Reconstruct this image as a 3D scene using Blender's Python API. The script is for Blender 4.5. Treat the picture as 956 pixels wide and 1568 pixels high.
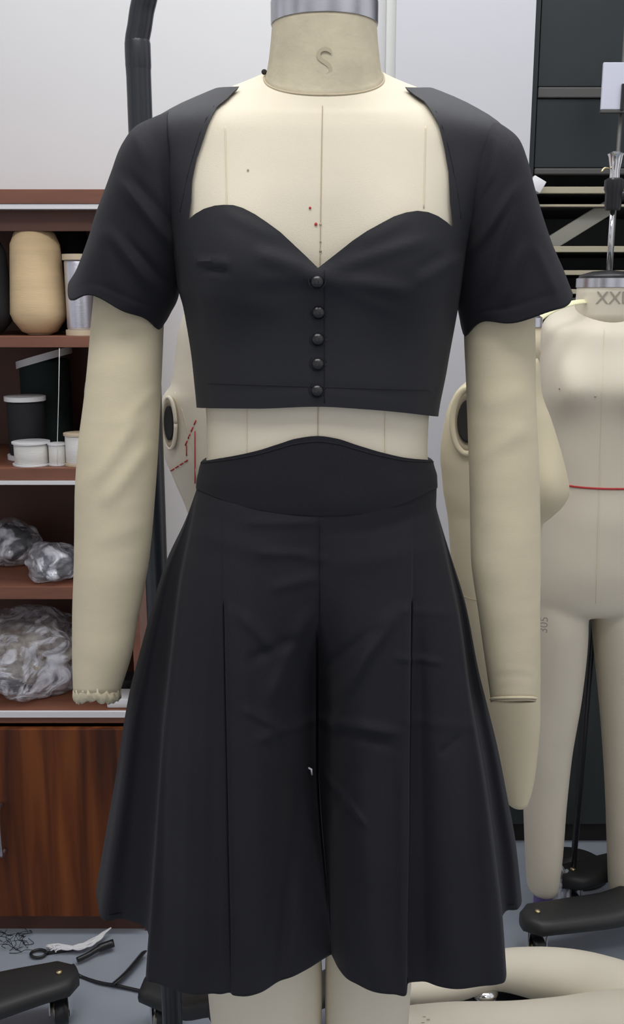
import bpy, bmesh, math, random
import numpy as np
from mathutils import Vector, Matrix, noise
for o in list(bpy.data.objects): bpy.data.objects.remove(o)
random.seed(5)
S = bpy.context.scene
C = S.collection
R = math.radians
# ---------------------------------------------------------------- camera
H, CY, PITCH, FPX = 1.42, -1.10, 12.5, 1500.0
cam = bpy.data.objects.new('camera', bpy.data.cameras.new('camera')); C.objects.link(cam)
cam.location = (0, CY, H); cam.rotation_euler = (R(90-PITCH), 0, 0)
cam.data.sensor_fit = 'VERTICAL'; cam.data.sensor_height = 36; cam.data.lens = FPX/1568*36
cam.data.clip_start = .02
S.camera = cam
# ---------------------------------------------------------------- world, lights, exposure
W = bpy.data.worlds.new('world'); S.world = W; W.use_nodes = True
nt = W.node_tree; nt.nodes.clear()
wo = nt.nodes.new('ShaderNodeOutputWorld'); bg = nt.nodes.new('ShaderNodeBackground')
tc = nt.nodes.new('ShaderNodeTexCoord'); mp = nt.nodes.new('ShaderNodeMapping')
nz = nt.nodes.new('ShaderNodeTexNoise'); cr = nt.nodes.new('ShaderNodeValToRGB')
mp.inputs['Scale'].default_value = (3.2, 3.2, .5)
nz.inputs['Scale'].default_value = 1.1; nz.inputs['Detail'].default_value = 1
cr.color_ramp.elements[0].position = .38; cr.color_ramp.elements[0].color = (.16, .165, .18, 1)
cr.color_ramp.elements[1].position = .62; cr.color_ramp.elements[1].color = (.95, .95, 1, 1)
nt.links.new(tc.outputs['Generated'], mp.inputs[0]); nt.links.new(mp.outputs[0], nz.inputs[0])
nt.links.new(nz.outputs[0], cr.inputs[0]); nt.links.new(cr.outputs[0], bg.inputs[0])
nt.links.new(bg.outputs[0], wo.inputs[0]); bg.inputs[1].default_value = .86
def area(name, loc, rot, sx, sy, e, col=(1, 1, 1)):
    l = bpy.data.lights.new(name, 'AREA'); l.shape = 'RECTANGLE'; l.size = sx; l.size_y = sy; l.energy = e; l.color = col
    o = bpy.data.objects.new(name, l); C.objects.link(o); o.location = loc; o.rotation_euler = rot
    return o
area('ceiling_tube_light', (-.15, -.75, 2.75), (0, 0, 0), 1.5, .5, 19, (1, .985, .96))
area('ceiling_tube_light', (.2, .62, 2.85), (0, 0, 0), 2.2, .4, 22, (.97, .98, 1))
S.view_settings.view_transform = 'Standard'; S.view_settings.look = 'None'
S.view_settings.gamma = 1; S.view_settings.use_curve_mapping = False
S.view_settings.exposure = 0.0
# ---------------------------------------------------------------- projection helpers (measuring tools)
cp, sp = math.cos(R(PITCH)), math.sin(R(PITCH))
def ray(px, py):
    a = (px-478)/FPX; b = (784-py)/FPX
    return Vector((a, cp+b*sp, -sp+b*cp))
def P(px, py, Y):
    d = ray(px, py); t = (Y-CY)/d.y
    return Vector((d.x*t, Y, H+d.z*t))
def F(px, py, z=0.0):
    d = ray(px, py); t = (z-H)/d.z
    return Vector((d.x*t, CY+d.y*t, z))
def proj(p):
    x, y, z = p[0], p[1]-CY, p[2]-H
    dep = y*cp - z*sp
    return 478+FPX*x/dep, 784-FPX*(y*sp+z*cp)/dep
def pyz(z, Y): return proj((0, Y, z))[1]
# ---------------------------------------------------------------- maths
def pchip(xs, ys):
    xs = np.array(xs, float); ys = np.array(ys, float); h = np.diff(xs); d = np.diff(ys)/h
    m = np.zeros(len(xs)); m[0] = d[0]; m[-1] = d[-1]
    for i in range(1, len(xs)-1):
        if d[i-1]*d[i] > 0:
            w1 = 2*h[i]+h[i-1]; w2 = h[i]+2*h[i-1]; m[i] = (w1+w2)/(w1/d[i-1]+w2/d[i])
    def f(x):
        x = min(max(x, xs[0]), xs[-1]); i = min(int(np.searchsorted(xs, x, 'right'))-1, len(h)-1)
        t = (x-xs[i])/h[i]; t2 = t*t; t3 = t2*t
        return float((2*t3-3*t2+1)*ys[i]+(t3-2*t2+t)*h[i]*m[i]+(-2*t3+3*t2)*ys[i+1]+(t3-t2)*h[i]*m[i+1])
    return f
def cols(keys): return [pchip([k[0] for k in keys], [k[j] for k in keys]) for j in range(1, len(keys[0]))]
def sstep(a, b, x):
    t = min(max((x-a)/(b-a), 0), 1); return t*t*(3-2*t)
def crom(pts, n):
    """Catmull-Rom through pts, n samples per span."""
    pts = [Vector(p) for p in pts]; q = [pts[0]*2-pts[1]]+pts+[pts[-1]*2-pts[-2]]; out = []
    for i in range(1, len(q)-2):
        for k in range(n):
            t = k/n
            out.append(.5*((2*q[i])+(q[i+1]-q[i-1])*t+(2*q[i-1]-5*q[i]+4*q[i+1]-q[i+2])*t*t+(3*q[i]-q[i-1]-3*q[i+1]+q[i+2])*t**3))
    out.append(pts[-1]); return out
def ridge(px, py, rs):
    """Sum of creases; each (x0,y0,x1,y1,width,amplitude in m), measured on the cloth front."""
    s = 0
    for x0, y0, x1, y1, w, a in rs:
        dx, dy = x1-x0, y1-y0; L = math.hypot(dx, dy)
        t = ((px-x0)*dx+(py-y0)*dy)/(L*L); d = ((px-x0)*dy-(py-y0)*dx)/L
        e = sstep(-.25, .15, t)*(1-sstep(.85, 1.25, t))
        s += a*math.exp(-(d/w)**2)*e
    return s
# ---------------------------------------------------------------- object helpers
def origin(o): return o.get('_org', None)
ORG = {}
def thing(name, label, cat, loc, group=None):
    o = bpy.data.objects.new(name, None); C.objects.link(o); o.location = loc; o.empty_display_size = .05
    o['label'] = label; o['category'] = cat
    if group: o['group'] = group
    ORG[o] = Vector(loc); return o
def mesh(name, verts, faces, mat, parent=None, smooth=True, base=None, ang=None):
    org = ORG[parent] if parent else (Vector(base) if base is not None else Vector((0, 0, 0)))
    me = bpy.data.meshes.new(name); me.from_pydata([tuple(Vector(v)-org) for v in verts], [], faces)
    if smooth: me.polygons.foreach_set('use_smooth', [True]*len(me.polygons))
    bm = bmesh.new(); bm.from_mesh(me); bmesh.ops.recalc_face_normals(bm, faces=bm.faces); bm.to_mesh(me); bm.free()
    if smooth and ang: me.set_sharp_from_angle(angle=R(ang))
    me.materials.append(mat)
    o = bpy.data.objects.new(name, me); C.objects.link(o)
    if parent: o.parent = parent
    else: o.location = org
    ORG[o] = org; return o
def tag(o, label=None, cat=None, group=None, kind=None):
    if label: o['label'] = label
    if cat: o['category'] = cat
    if group: o['group'] = group
    if kind: o['kind'] = kind
    return o
def loopmesh(loops, cap0=True, cap1=True, closed=True):
    n = len(loops[0]); v = [p for l in loops for p in l]; f = []
    for i in range(len(loops)-1):
        for j in range(n if closed else n-1):
            a = i*n+j; b = i*n+(j+1) % n; f.append((a, b, b+n, a+n))
    if cap0: f.append(tuple(range(n-1, -1, -1)))
    if cap1: f.append(tuple(range((len(loops)-1)*n, len(loops)*n)))
    return v, f
def join(*parts):
    V, Fc = [], []
    for v, f in parts:
        k = len(V); V += list(v); Fc += [tuple(i+k for i in q) for q in f]
    return V, Fc
def boxd(c, s, bev=0.0, rot=None):
    bm = bmesh.new(); bmesh.ops.create_cube(bm, size=1); bmesh.ops.scale(bm, vec=s, verts=bm.verts)
    if bev: bmesh.ops.bevel(bm, geom=list(bm.edges), offset=bev, segments=2, affect='EDGES', profile=.5)
    if rot: bmesh.ops.transform(bm, matrix=rot.to_4x4(), verts=bm.verts)
    bmesh.ops.translate(bm, vec=c, verts=bm.verts)
    bm.verts.index_update(); v = [x.co.copy() for x in bm.verts]; f = [tuple(x.index for x in q.verts) for q in bm.faces]; bm.free()
    return v, f
def boxr(x0, x1, y0, y1, z0, z1, bev=0.0): return boxd(((x0+x1)/2, (y0+y1)/2, (z0+z1)/2), (x1-x0, y1-y0, z1-z0), bev)
def lathed(prof, c, n=40, axis=None, sy=1.0):
    loops = []
    q = Vector((0, 0, 1)).rotation_difference(Vector(axis).normalized()) if axis else None
    for r, z in prof:
        l = []
        for k in range(n):
            a = 2*math.pi*k/n; p = Vector((r*math.cos(a), r*sy*math.sin(a), z))
            if q: p = q @ p
            l.append(p+Vector(c))
        loops.append(l)
    return loopmesh(loops)
def tubed(pts, rad, n=14, caps=True, flat=1.0):
    pts = [Vector(p) for p in pts]
    if not hasattr(rad, '__len__'): rad = [rad]*len(pts)
    loops = []; up = None
    for i, p in enumerate(pts):
        t = (pts[min(i+1, len(pts)-1)]-pts[max(i-1, 0)]).normalized()
        if up is None: up = t.orthogonal().normalized()
        up = (up-t*up.dot(t)).normalized(); s = t.cross(up)
        loops.append([p+(up*math.cos(2*math.pi*k/n)+s*flat*math.sin(2*math.pi*k/n))*rad[i] for k in range(n)])
    return loopmesh(loops, caps, caps)
def struct(name, vf, m, smooth=False):
    o = mesh(name, vf[0], vf[1], m, smooth=smooth); o['kind'] = 'structure'; return o
# ---------------------------------------------------------------- materials
def mat(name, col, rough=.6, metal=0, noise_amt=0, nscale=40, bump=0, bscale=300, col2=None, sheen=0, stretch=None, spec=.5, coat=0, **kw):
    m = bpy.data.materials.new(name); m.use_nodes = True; t = m.node_tree; b = t.nodes['Principled BSDF']
    b.inputs['Base Color'].default_value = (*col, 1); b.inputs['Roughness'].default_value = rough
    b.inputs['Metallic'].default_value = metal; b.inputs['Specular IOR Level'].default_value = spec
    if sheen: b.inputs['Sheen Weight'].default_value = sheen; b.inputs['Sheen Roughness'].default_value = .45
    if coat: b.inputs['Coat Weight'].default_value = coat
    tc = t.nodes.new('ShaderNodeTexCoord'); mp = t.nodes.new('ShaderNodeMapping'); t.links.new(tc.outputs['Object'], mp.inputs[0])
    if stretch: mp.inputs['Scale'].default_value = stretch
    if noise_amt or col2:
        n = t.nodes.new('ShaderNodeTexNoise'); n.inputs['Scale'].default_value = nscale; n.inputs['Detail'].default_value = 4
        t.links.new(mp.outputs[0], n.inputs[0]); r = t.nodes.new('ShaderNodeValToRGB')
        c2 = col2 or tuple(c*(1-noise_amt) for c in col)
        r.color_ramp.elements[0].position = .35; r.color_ramp.elements[0].color = (*c2, 1)
        r.color_ramp.elements[1].position = .65; r.color_ramp.elements[1].color = (*col, 1)
        t.links.new(n.outputs[0], r.inputs[0]); t.links.new(r.outputs[0], b.inputs['Base Color'])
    if bump:
        n = t.nodes.new('ShaderNodeTexNoise'); n.inputs['Scale'].default_value = bscale; n.inputs['Detail'].default_value = 3
        bp = t.nodes.new('ShaderNodeBump'); bp.inputs['Strength'].default_value = bump; bp.inputs['Distance'].default_value = .001
        t.links.new(mp.outputs[0], n.inputs[0]); t.links.new(n.outputs[0], bp.inputs['Height']); t.links.new(bp.outputs[0], b.inputs['Normal'])
    return m
M = {}
M['linen'] = mat('linen_body', (.765, .70, .555), .85, noise_amt=.07, nscale=9, bump=.25, bscale=900)
M['neck'] = mat('linen_neck', (.56, .50, .36), .7, noise_amt=.14, nscale=30, bump=.5, bscale=160)
M['arm'] = mat('arm_cloth', (.68, .60, .42), .9, noise_amt=.06, nscale=12, bump=.35, bscale=500, stretch=(1, 1, 4))
M['linen_old'] = mat('linen_grey', (.655, .60, .485), .85, noise_amt=.06, nscale=6, bump=.2, bscale=700)
M['linen_pink'] = mat('linen_pale', (.72, .65, .52), .85, noise_amt=.06, nscale=6, bump=.2, bscale=700)
M['linen_yellow'] = mat('linen_yellow', (.66, .58, .40), .85, noise_amt=.05, nscale=6, bump=.2, bscale=700)
M['black'] = mat('black_twill', (.0118, .0119, .0165), .72, noise_amt=.12, nscale=14, bump=.5, bscale=1400, sheen=.05, spec=.25)
M['blacksatin'] = mat('black_sateen', (.0135, .014, .019), .6, noise_amt=.1, nscale=12, bump=.3, bscale=1500, sheen=.07, spec=.35)
M['button'] = mat('black_button', (.01, .01, .012), .3, spec=.6)
M['seam'] = mat('seam_tan', (.50, .43, .30), .9)  # darker tan of the stitched seam lines
M['blackseam'] = mat('black_seam', (.008, .008, .01), .9)
M['steel'] = mat('brushed_steel', (.62, .62, .66), .28, metal=1, bump=.15, bscale=60, stretch=(1, 1, 30))
M['chrome'] = mat('chrome', (.75, .75, .75), .12, metal=1)
M['pole'] = mat('black_paint', (.018, .02, .026), .32, spec=.6)
M['cast'] = mat('black_cast_iron', (.022, .022, .022), .5, bump=.3, bscale=80, spec=.5)
M['plastic'] = mat('black_plastic', (.012, .012, .014), .35)
M['wall'] = mat('wall_paint', (.66, .66, .66), .9, noise_amt=.03, nscale=3, bump=.1, bscale=80)
M['wall2'] = mat('wall_panel_paint', (.55, .55, .575), .8, noise_amt=.02, nscale=2)
M['trim'] = mat('trim_paint', (.60, .61, .58), .7)
M['floor'] = mat('grey_floor', (.33, .365, .42), .5, noise_amt=.15, nscale=5, bump=.1, bscale=50)
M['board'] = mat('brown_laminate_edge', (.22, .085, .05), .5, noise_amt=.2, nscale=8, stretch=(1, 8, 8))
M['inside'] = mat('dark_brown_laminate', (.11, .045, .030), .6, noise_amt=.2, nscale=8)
M['white'] = mat('white_plastic', (.75, .75, .76), .5)
M['card'] = mat('lavender_card', (.56, .57, .66), .7)
M['cream_thread'] = mat('cream_thread', (.74, .55, .32), .85, noise_amt=.1, nscale=5, bump=.6, bscale=60, stretch=(1, 1, 14))
M['black_thread'] = mat('black_thread', (.012, .013, .016), .8, bump=.6, bscale=60, stretch=(1, 1, 14))
M['green_thread'] = mat('green_black_thread', (.006, .016, .015), .8, bump=.6, bscale=60, stretch=(1, 1, 14))
M['grey_thread'] = mat('silver_thread', (.6, .6, .66), .3, metal=.7, bump=.5, bscale=60, stretch=(1, 1, 14))
M['white_thread'] = mat('white_thread', (.75, .74, .70), .8, bump=.5, bscale=60, stretch=(1, 1, 14))
M['bobbin'] = mat('pale_bobbin', (.58, .48, .34), .7)
M['red'] = mat('red_tape', (.45, .03, .03), .7)
M['orange'] = mat('orange_mark', (.75, .28, .06), .7)
M['dark'] = mat('dark_hole', (.02, .018, .016), .9)
M['glass_dark'] = mat('dark_panel', (.022, .027, .029), .35, noise_amt=.15, nscale=3, spec=.4)
M['greenpanel'] = mat('dark_green_panel', (.034, .041, .039), .45, noise_amt=.3, nscale=4, stretch=(6, 1, 1))
M['greyband'] = mat('grey_band', (.07, .07, .065), .5)
M['cream_edge'] = mat('cream_edge', (.42, .38, .27), .6)
M['creamboard'] = mat('pale_board', (.46, .45, .38), .6, noise_amt=.1, nscale=6)
M['ink'] = mat('ink', (.32, .29, .24), .9)
M['ink_soft'] = mat('faint_ink', (.46, .41, .29), .9)
M['purple'] = mat('purple_cap', (.20, .13, .38), .5)
M['brass'] = mat('brass_bolt', (.6, .5, .3), .35, metal=1)
M['yellow_tape'] = mat('yellow_tape', (.80, .78, .50), .6)
# wood grain of the doors
m = bpy.data.materials.new('walnut_door'); m.use_nodes = True; t = m.node_tree; b = t.nodes['Principled BSDF']
tc = t.nodes.new('ShaderNodeTexCoord'); mp = t.nodes.new('ShaderNodeMapping'); mp.inputs['Scale'].default_value = (16, 16, .9)
n1 = t.nodes.new('ShaderNodeTexNoise'); n1.inputs['Scale'].default_value = 1.6; n1.inputs['Detail'].default_value = 5; n1.inputs['Distortion'].default_value = .5
r = t.nodes.new('ShaderNodeValToRGB')
r.color_ramp.elements[0].position = .32; r.color_ramp.elements[0].color = (.05, .014, .006, 1)
r.color_ramp.elements[1].position = .72; r.color_ramp.elements[1].color = (.235, .068, .016, 1)
e = r.color_ramp.elements.new(.5); e.color = (.13, .034, .009, 1)
t.links.new(tc.outputs['Object'], mp.inputs[0]); t.links.new(mp.outputs[0], n1.inputs[0]); t.links.new(n1.outputs[0], r.inputs[0])
t.links.new(r.outputs[0], b.inputs['Base Color']); b.inputs['Roughness'].default_value = .5; b.inputs['Specular IOR Level'].default_value = .3; M['door'] = m
# thin clear plastic film of the bags
def film(name, col, alpha):
    m = bpy.data.materials.new(name); m.use_nodes = True; t = m.node_tree; b = t.nodes['Principled BSDF']
    b.inputs['Base Color'].default_value = (*col, 1); b.inputs['Roughness'].default_value = .16; b.inputs['Alpha'].default_value = alpha
    b.inputs['Specular IOR Level'].default_value = .9
    tc = t.nodes.new('ShaderNodeTexCoord'); n = t.nodes.new('ShaderNodeTexNoise'); n.inputs['Scale'].default_value = 14; n.inputs['Distortion'].default_value = 2.5
    r_ = t.nodes.new('ShaderNodeValToRGB'); n2 = t.nodes.new('ShaderNodeTexNoise'); n2.inputs['Scale'].default_value = 16; n2.inputs['Distortion'].default_value = 1.8; n2.inputs['Detail'].default_value = 4
    r_.color_ramp.elements[0].position = .46; r_.color_ramp.elements[0].color = (alpha*.5,)*3+(1,)
    r_.color_ramp.elements[1].position = .60; r_.color_ramp.elements[1].color = (.8, .8, .8, 1)
    t.links.new(tc.outputs['Object'], n2.inputs[0]); t.links.new(n2.outputs[0], r_.inputs[0]); t.links.new(r_.outputs[0], b.inputs['Alpha'])
    bp = t.nodes.new('ShaderNodeBump'); bp.inputs['Strength'].default_value = 1; bp.inputs['Distance'].default_value = .012
    t.links.new(tc.outputs['Object'], n.inputs[0]); t.links.new(n.outputs[0], bp.inputs['Height']); t.links.new(bp.outputs[0], b.inputs['Normal'])
    return m
M['film'] = film('clear_plastic_film', (.78, .78, .84), .34)
M['film_thin'] = film('thin_clear_film', (.75, .76, .82), .3)

# ================================================================ THE SETTING
YB = 1.24                                          # back wall
xr_edge = P(815, 150, 1.20).x                      # where the wall ends on the right
xstep = P(603, 60, YB).x
struct('floor', boxr(-3, 3, -2.5, 3.2, -.05, 0), M['floor'])
struct('wall_back', boxr(-3, xstep, YB, YB+.1, 0, 3.0), M['wall'])
struct('trim_1', boxr(xstep-.018, xstep+.002, YB-.03, YB-.0005, 0, 3.0), M['trim'])
struct('wall_panel', boxr(xstep+.002, xr_edge, YB-.04, YB+.55, 0, 3.0), M['wall2'])
struct('wall_right', boxr(xr_edge, 3, YB+.50, YB+.6, 0, 3.0), M['wall2'])

# ================================================================ DARK STORAGE UNIT (right)
YS = YB
zp = lambda py, Y: P(800, py, Y).z
x0, x1 = xr_edge+.003, xr_edge+1.05
su = thing('storage_cabinet', 'tall dark green-black storage cabinet with cream shelf edges at right', 'cabinet', ((x0+x1)/2, YS+.2, 0))
ztop = 2.4
mesh('back_panel', *boxr(x0, x1, YS+.38, YS+.40, .0, ztop), M['greenpanel'], su, False)
mesh('side_panel', *boxr(x0, x0+.016, YS, YS+.38, .0, ztop), M['glass_dark'], su, False)
mesh('side_panel', *boxr(x1-.016, x1, YS, YS+.38, .0, ztop), M['glass_dark'], su, False)
zu = zp(258, YS)
mesh('upper_door', *boxr(x0+.018, x1-.018, YS-.0, YS+.018, zp(133, YS)+.0, ztop-.0, .002), M['glass_dark'], su, False)
mesh('rail', *boxr(x0+.018, x1-.018, YS-.004, YS+.018, zp(150, YS), zp(134, YS), .002), M['greyband'], su, False)
mesh('lower_panel', *boxr(x0+.018, x1-.018, YS+.001, YS+.018, zp(257, YS), zp(151, YS), .002), M['glass_dark'], su, False)
mesh('rail', *boxr(x0+.018, x1-.018, YS-.004, YS+.018, zp(267, YS), zp(258, YS), .002), M['greyband'], su, False)
for a, bb in ((286, 296), (313, 316.5), (377, 386), (414, 421), (443, 450)):
    sh = mesh('shelf', *boxr(x0+.017, x1-.017, YS+.012, YS+.379, zp(bb, YS), zp(a, YS)), M['greyband'], su, False)
    mesh('shelf_edge', *boxr(x0+.017, x1-.017, YS-.001, YS+.0115, zp(bb, YS), zp(a, YS), .001), M['cream_edge'], sh, False)
dz = zp(456, YS)
for k in range(2):
    dx = (x1-x0-.034)/2
    mesh('door', *boxr(x0+.017+k*dx+.002, x0+.017+(k+1)*dx-.002, YS-.001, YS+.018, .06, dz, .002), M['greenpanel'], su, False)
mesh('plinth', *boxr(x0+.017, x1-.017, YS+.02, YS+.04, 0, .06), M['dark'], su, False)
# pale board slanting on the open shelf
a, bq = P(845, 372, YS+.05), P(925, 322, YS+.05)
d = bq-a; ang = math.atan2(d.z, d.x)
tag(mesh('pale_board', *boxd((a+bq)/2, (.168, .012, .034), .002, Matrix.Rotation(-ang, 3, 'Y')), M['creamboard'], base=(a+bq)/2),
    'pale strip of board slanting across the open shelf of the dark cabinet', 'board')
c = P(822, 283, YS-.03)
v, f = boxd(c, (.03, .02, .028), .001, Matrix.Rotation(.5, 3, 'Y'))
tag(mesh('paper_packet', v, f, M['white'], base=c), 'tiny white packet poking out beside the shirt sleeve by the cabinet', 'packet')

# ================================================================ BOOKCASE (left)
YF = .88
zl = lambda py: P(60, py, YF).z
xR = P(214, 960, YF).x; xL = xR-1.112; yb = YB-.012; T = .016
bc = thing('bookcase', 'brown wooden bookcase with open shelves and walnut doors at left', 'bookcase', ((xL+xR)/2, (YF+yb)/2, 0))
ztopb = zl(290)
mesh('side_panel', *boxr(xR-T, xR, YF, yb, 0, zl(313), .001), M['board'], bc, False)
mesh('side_panel', *boxr(xL, xL+T, YF, yb, 0, zl(313), .001), M['board'], bc, False)
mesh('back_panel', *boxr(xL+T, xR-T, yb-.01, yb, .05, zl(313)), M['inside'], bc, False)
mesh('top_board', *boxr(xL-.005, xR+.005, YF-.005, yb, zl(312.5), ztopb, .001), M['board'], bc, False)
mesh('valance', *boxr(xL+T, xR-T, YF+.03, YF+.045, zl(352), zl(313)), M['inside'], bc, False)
mesh('edge_strip', *boxr(xL+T, xR-T, YF-.004, YF+.02, zl(320), zl(313)), M['white'], bc, False)
shelves = {}
for nm, a, bb, strip in (('A', 515, 532, 0), ('B', 717, 736, 6), ('C', 899, 918, 0), ('D', 1089, 1108, 0)):
    zt = zl(a); shelves[nm] = zt
    sh = mesh('shelf', *boxr(xL+T, xR-T, YF+.002, yb-.01, zl(bb), zt, .0008), M['board'], bc, False)
    if nm == 'B': mesh('edge_strip', *boxr(xL+T, xR-T, YF-.002, YF+.01, zl(742), zl(736.3)), M['white'], sh, False)
    if nm == 'D': mesh('edge_strip', *boxr(xL+T, xR-T, YF-.006, YF+.0018, zl(1097), zl(1088.5)), M['white'], sh, False)
w = (xR-xL-2*T)/3
for k in range(3):
    xa = xL+T+k*w+.002; xb = xa+w-.004
    dr = mesh('door', *boxr(xa, xb, YF-.016, YF+.001, zl(1397), zl(1112), .0015), M['door'], bc, False)
    hx = xa+(P(0, 1260, YF-.03).x-(xR-.016-.36))
    mesh('handle', *join(tubed(crom([(hx, YF-.018, zl(1225)), (hx, YF-.045, zl(1229)), (hx, YF-.045, zl(1290)), (hx, YF-.018, zl(1294))], 5), .005, 8)), M['steel'], dr)
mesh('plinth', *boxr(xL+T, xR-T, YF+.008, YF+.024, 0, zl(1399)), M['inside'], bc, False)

# ---- thread on the shelves
def cone(name, label, cat, pxc, base_z, w_px, h_px, Yc, mt, kind='cone', group=None):
    c = P(pxc, 450, Yc); c.z = base_z+.0006; s = (Yc-CY)/FPX
    r = w_px/2*s; h = h_px*s
    t = thing(name, label, cat, c, group)
    if kind == 'cone':
        prof = [(r*.45, h*.01), (r*.62, h*.03), (r*.9, h*.13), (r*1, h*.2), (r*.98, h*.3), (r*.86, h*.84), (r*.7, h*.945), (r*.5, h*.98), (r*.3, h*.985)]
        mesh('thread', *lathed(prof, c), mt, t)
        mesh('tube', *lathed([(r*.42, 0), (r*.42, h*.02), (r*.2, h*1.0), (r*.16, h*1.0)], c), M['bobbin'], t)
    else:
        e = h*.07
        mesh('thread', *lathed([(r*.86, e), (r*.9, e*1.5), (r*.9, h-e*1.5), (r*.86, h-e)], c), mt, t)
        for z0_, z1_ in ((0, e), (h-e, h)):
            mesh('flange', *lathed([(r*.2, z0_), (r, z0_), (r, z1_), (r*.2, z1_)], c), M['white'] if kind == 'spool' else M['bobbin'], t, ang=40)
    return t
zA, zB, zC, zD = [shelves[k] for k in 'ABCD']
cone('thread_cone', 'large cream cone of thread on the top open shelf', 'thread cone', 58, zA, 84, 156, YF+.07, M['cream_thread'])
cone('thread_cone', 'black cone of thread cut by the left edge of the photo, top open shelf', 'thread cone', -25, zA, 84, 142, YF+.07, M['black_thread'])
cone('thread_cone', 'dark cone of thread half hidden behind the large cream cone', 'thread cone', 108, zA, 70, 160, YF+.2, M['black_thread'])
cone('thread_spool', 'silvery grey thread spool with pale ends on the top open shelf', 'thread spool', 122, zA, 46, 118, YF+.04, M['grey_thread'], 'bob')
cone('thread_spool', 'low white spool with flat flanges at the left end of the middle shelf', 'thread spool', 33, zB, 58, 36, YF+.045, M['white_thread'], 'spool')
cone('thread_spool', 'smallest white spool, between two wider ones on the middle shelf', 'thread spool', 74, zB, 29, 34, YF+.04, M['white_thread'], 'spool')
cone('thread_spool', 'ivory spool with pale wooden flanges beside the hanging cloth arm', 'thread spool', 107, zB, 42, 50, YF+.04, M['white_thread'], 'bob')
cone('thread_cone', 'slim white thread cone behind the ivory spool by the cloth arm', 'thread cone', 134, zB, 28, 120, YF+.15, M['white_thread'], 'cone')
cone('thread_spool', 'black spool with white flanges at the left end of the middle shelf', 'thread spool', 28, zB, 62, 96, YF+.125, M['black_thread'], 'spool')
t = cone('thread_spool', 'large dark green spool with a tilted white top flange', 'thread spool', 62, zB, 84, 150, YF+.235, M['green_thread'], 'spool')
t.rotation_euler = (0, -.0, 0)
fl = [ch for ch in t.children if ch.name.startswith('flange')][-1]
zc = max(v.co.z for v in fl.data.vertices)
for v in fl.data.vertices: v.co.z += v.co.x*.28-.004
a = P(92, 533, YF+.003); a.y = YF-.002
tag(mesh('thread_strand', *tubed([a, P(90, 600, YF-.002), P(88, 672, YF-.001), P(88, 712, YF-.002)], .0006, 6), M['white_thread'], base=a),
    'single pale thread hanging from the upper shelf edge', 'thread')

# ---- plastic bags
def bag(name, label, cx, cy, Yc, wx, wz, base_z, mt, filling=None, seed=1, dy=.1, flatb=True):
    c = P(cx, cy, Yc); s = (Yc-CY)/FPX; rx, rz = wx/2*s, wz/2*s
    c.z = base_z; t = thing(name, label, 'bag', c)
    def blob(k, amp, fr, sd, mt_, nm):
        bm = bmesh.new(); bmesh.ops.create_icosphere(bm, subdivisions=5, radius=1)
        for v in bm.verts:
            p = v.co.copy()
            n = noise.noise(p*fr+Vector((sd, 0, 0)))+.5*abs(noise.noise(p*fr*2.3+Vector((0, sd, 0))))
            q = p*(1+amp*n)
            zz = q.z*rz*k+rz*1.0
            if zz < .003: zz = .003*(1+zz*.1) if zz > -5 else .003
            zz = max(zz, .001)
            v.co = Vector((q.x*rx*k, q.y*dy*k, zz))
        bm.verts.index_update(); vs = [v.co+c for v in bm.verts]; fs = [tuple(x.index for x in f.verts) for f in bm.faces]; bm.free()
        return mesh(nm, vs, fs, mt_, t)
    blob(1.04, .45, 1.1, seed, mt, 'film')
    if filling: blob(.78, .2, 3, seed+3, filling, 'contents')
    return t
M['cuttings'] = mat('pale_cuttings', (.62, .58, .50), .9, col2=(.22, .15, .11), nscale=45, bump=.6, bscale=90)
M['greythings'] = mat('grey_contents', (.03, .033, .04), .5, col2=(.12, .13, .16), nscale=16, bump=.5, bscale=70)
bag('plastic_bag', 'clear plastic bag with dark contents on the lower shelf, left edge', 14, 860, YF+.20, 92, 66, zC, M['film_thin'], M['greythings'], 2, .06)
bag('plastic_bag', 'clear plastic bag of grey pieces on the lower shelf beside the cloth arm', 88, 868, YF+.07, 84, 52, zC, M['film'], M['greythings'], 6, .055)
bag('plastic_bag', 'big clear plastic bag of pale cuttings on the counter above the doors', 50, 1000, YF+.14, 165, 124, zD, M['film'], M['cuttings'], 4, .11)
c = P(184, 1072, YF+.03); c.z = zD
tag(mesh('small_box', *boxr(c.x-.026, c.x+.022, YF+.015, YF+.075, zD+.0005, zD+.021, .002), M['white'], base=c), 'small white box on the counter behind the cloth arm end', 'box')
c2 = c+Vector((.008, .1, 0))
tag(mesh('tape_roll', *lathed([(.012, .0005), (.03, .0005), (.03, .03), (.012, .03)], c2), M['plastic'], base=c2, ang=40), 'black tape roll on the counter behind the small white box', 'roll')

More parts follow.
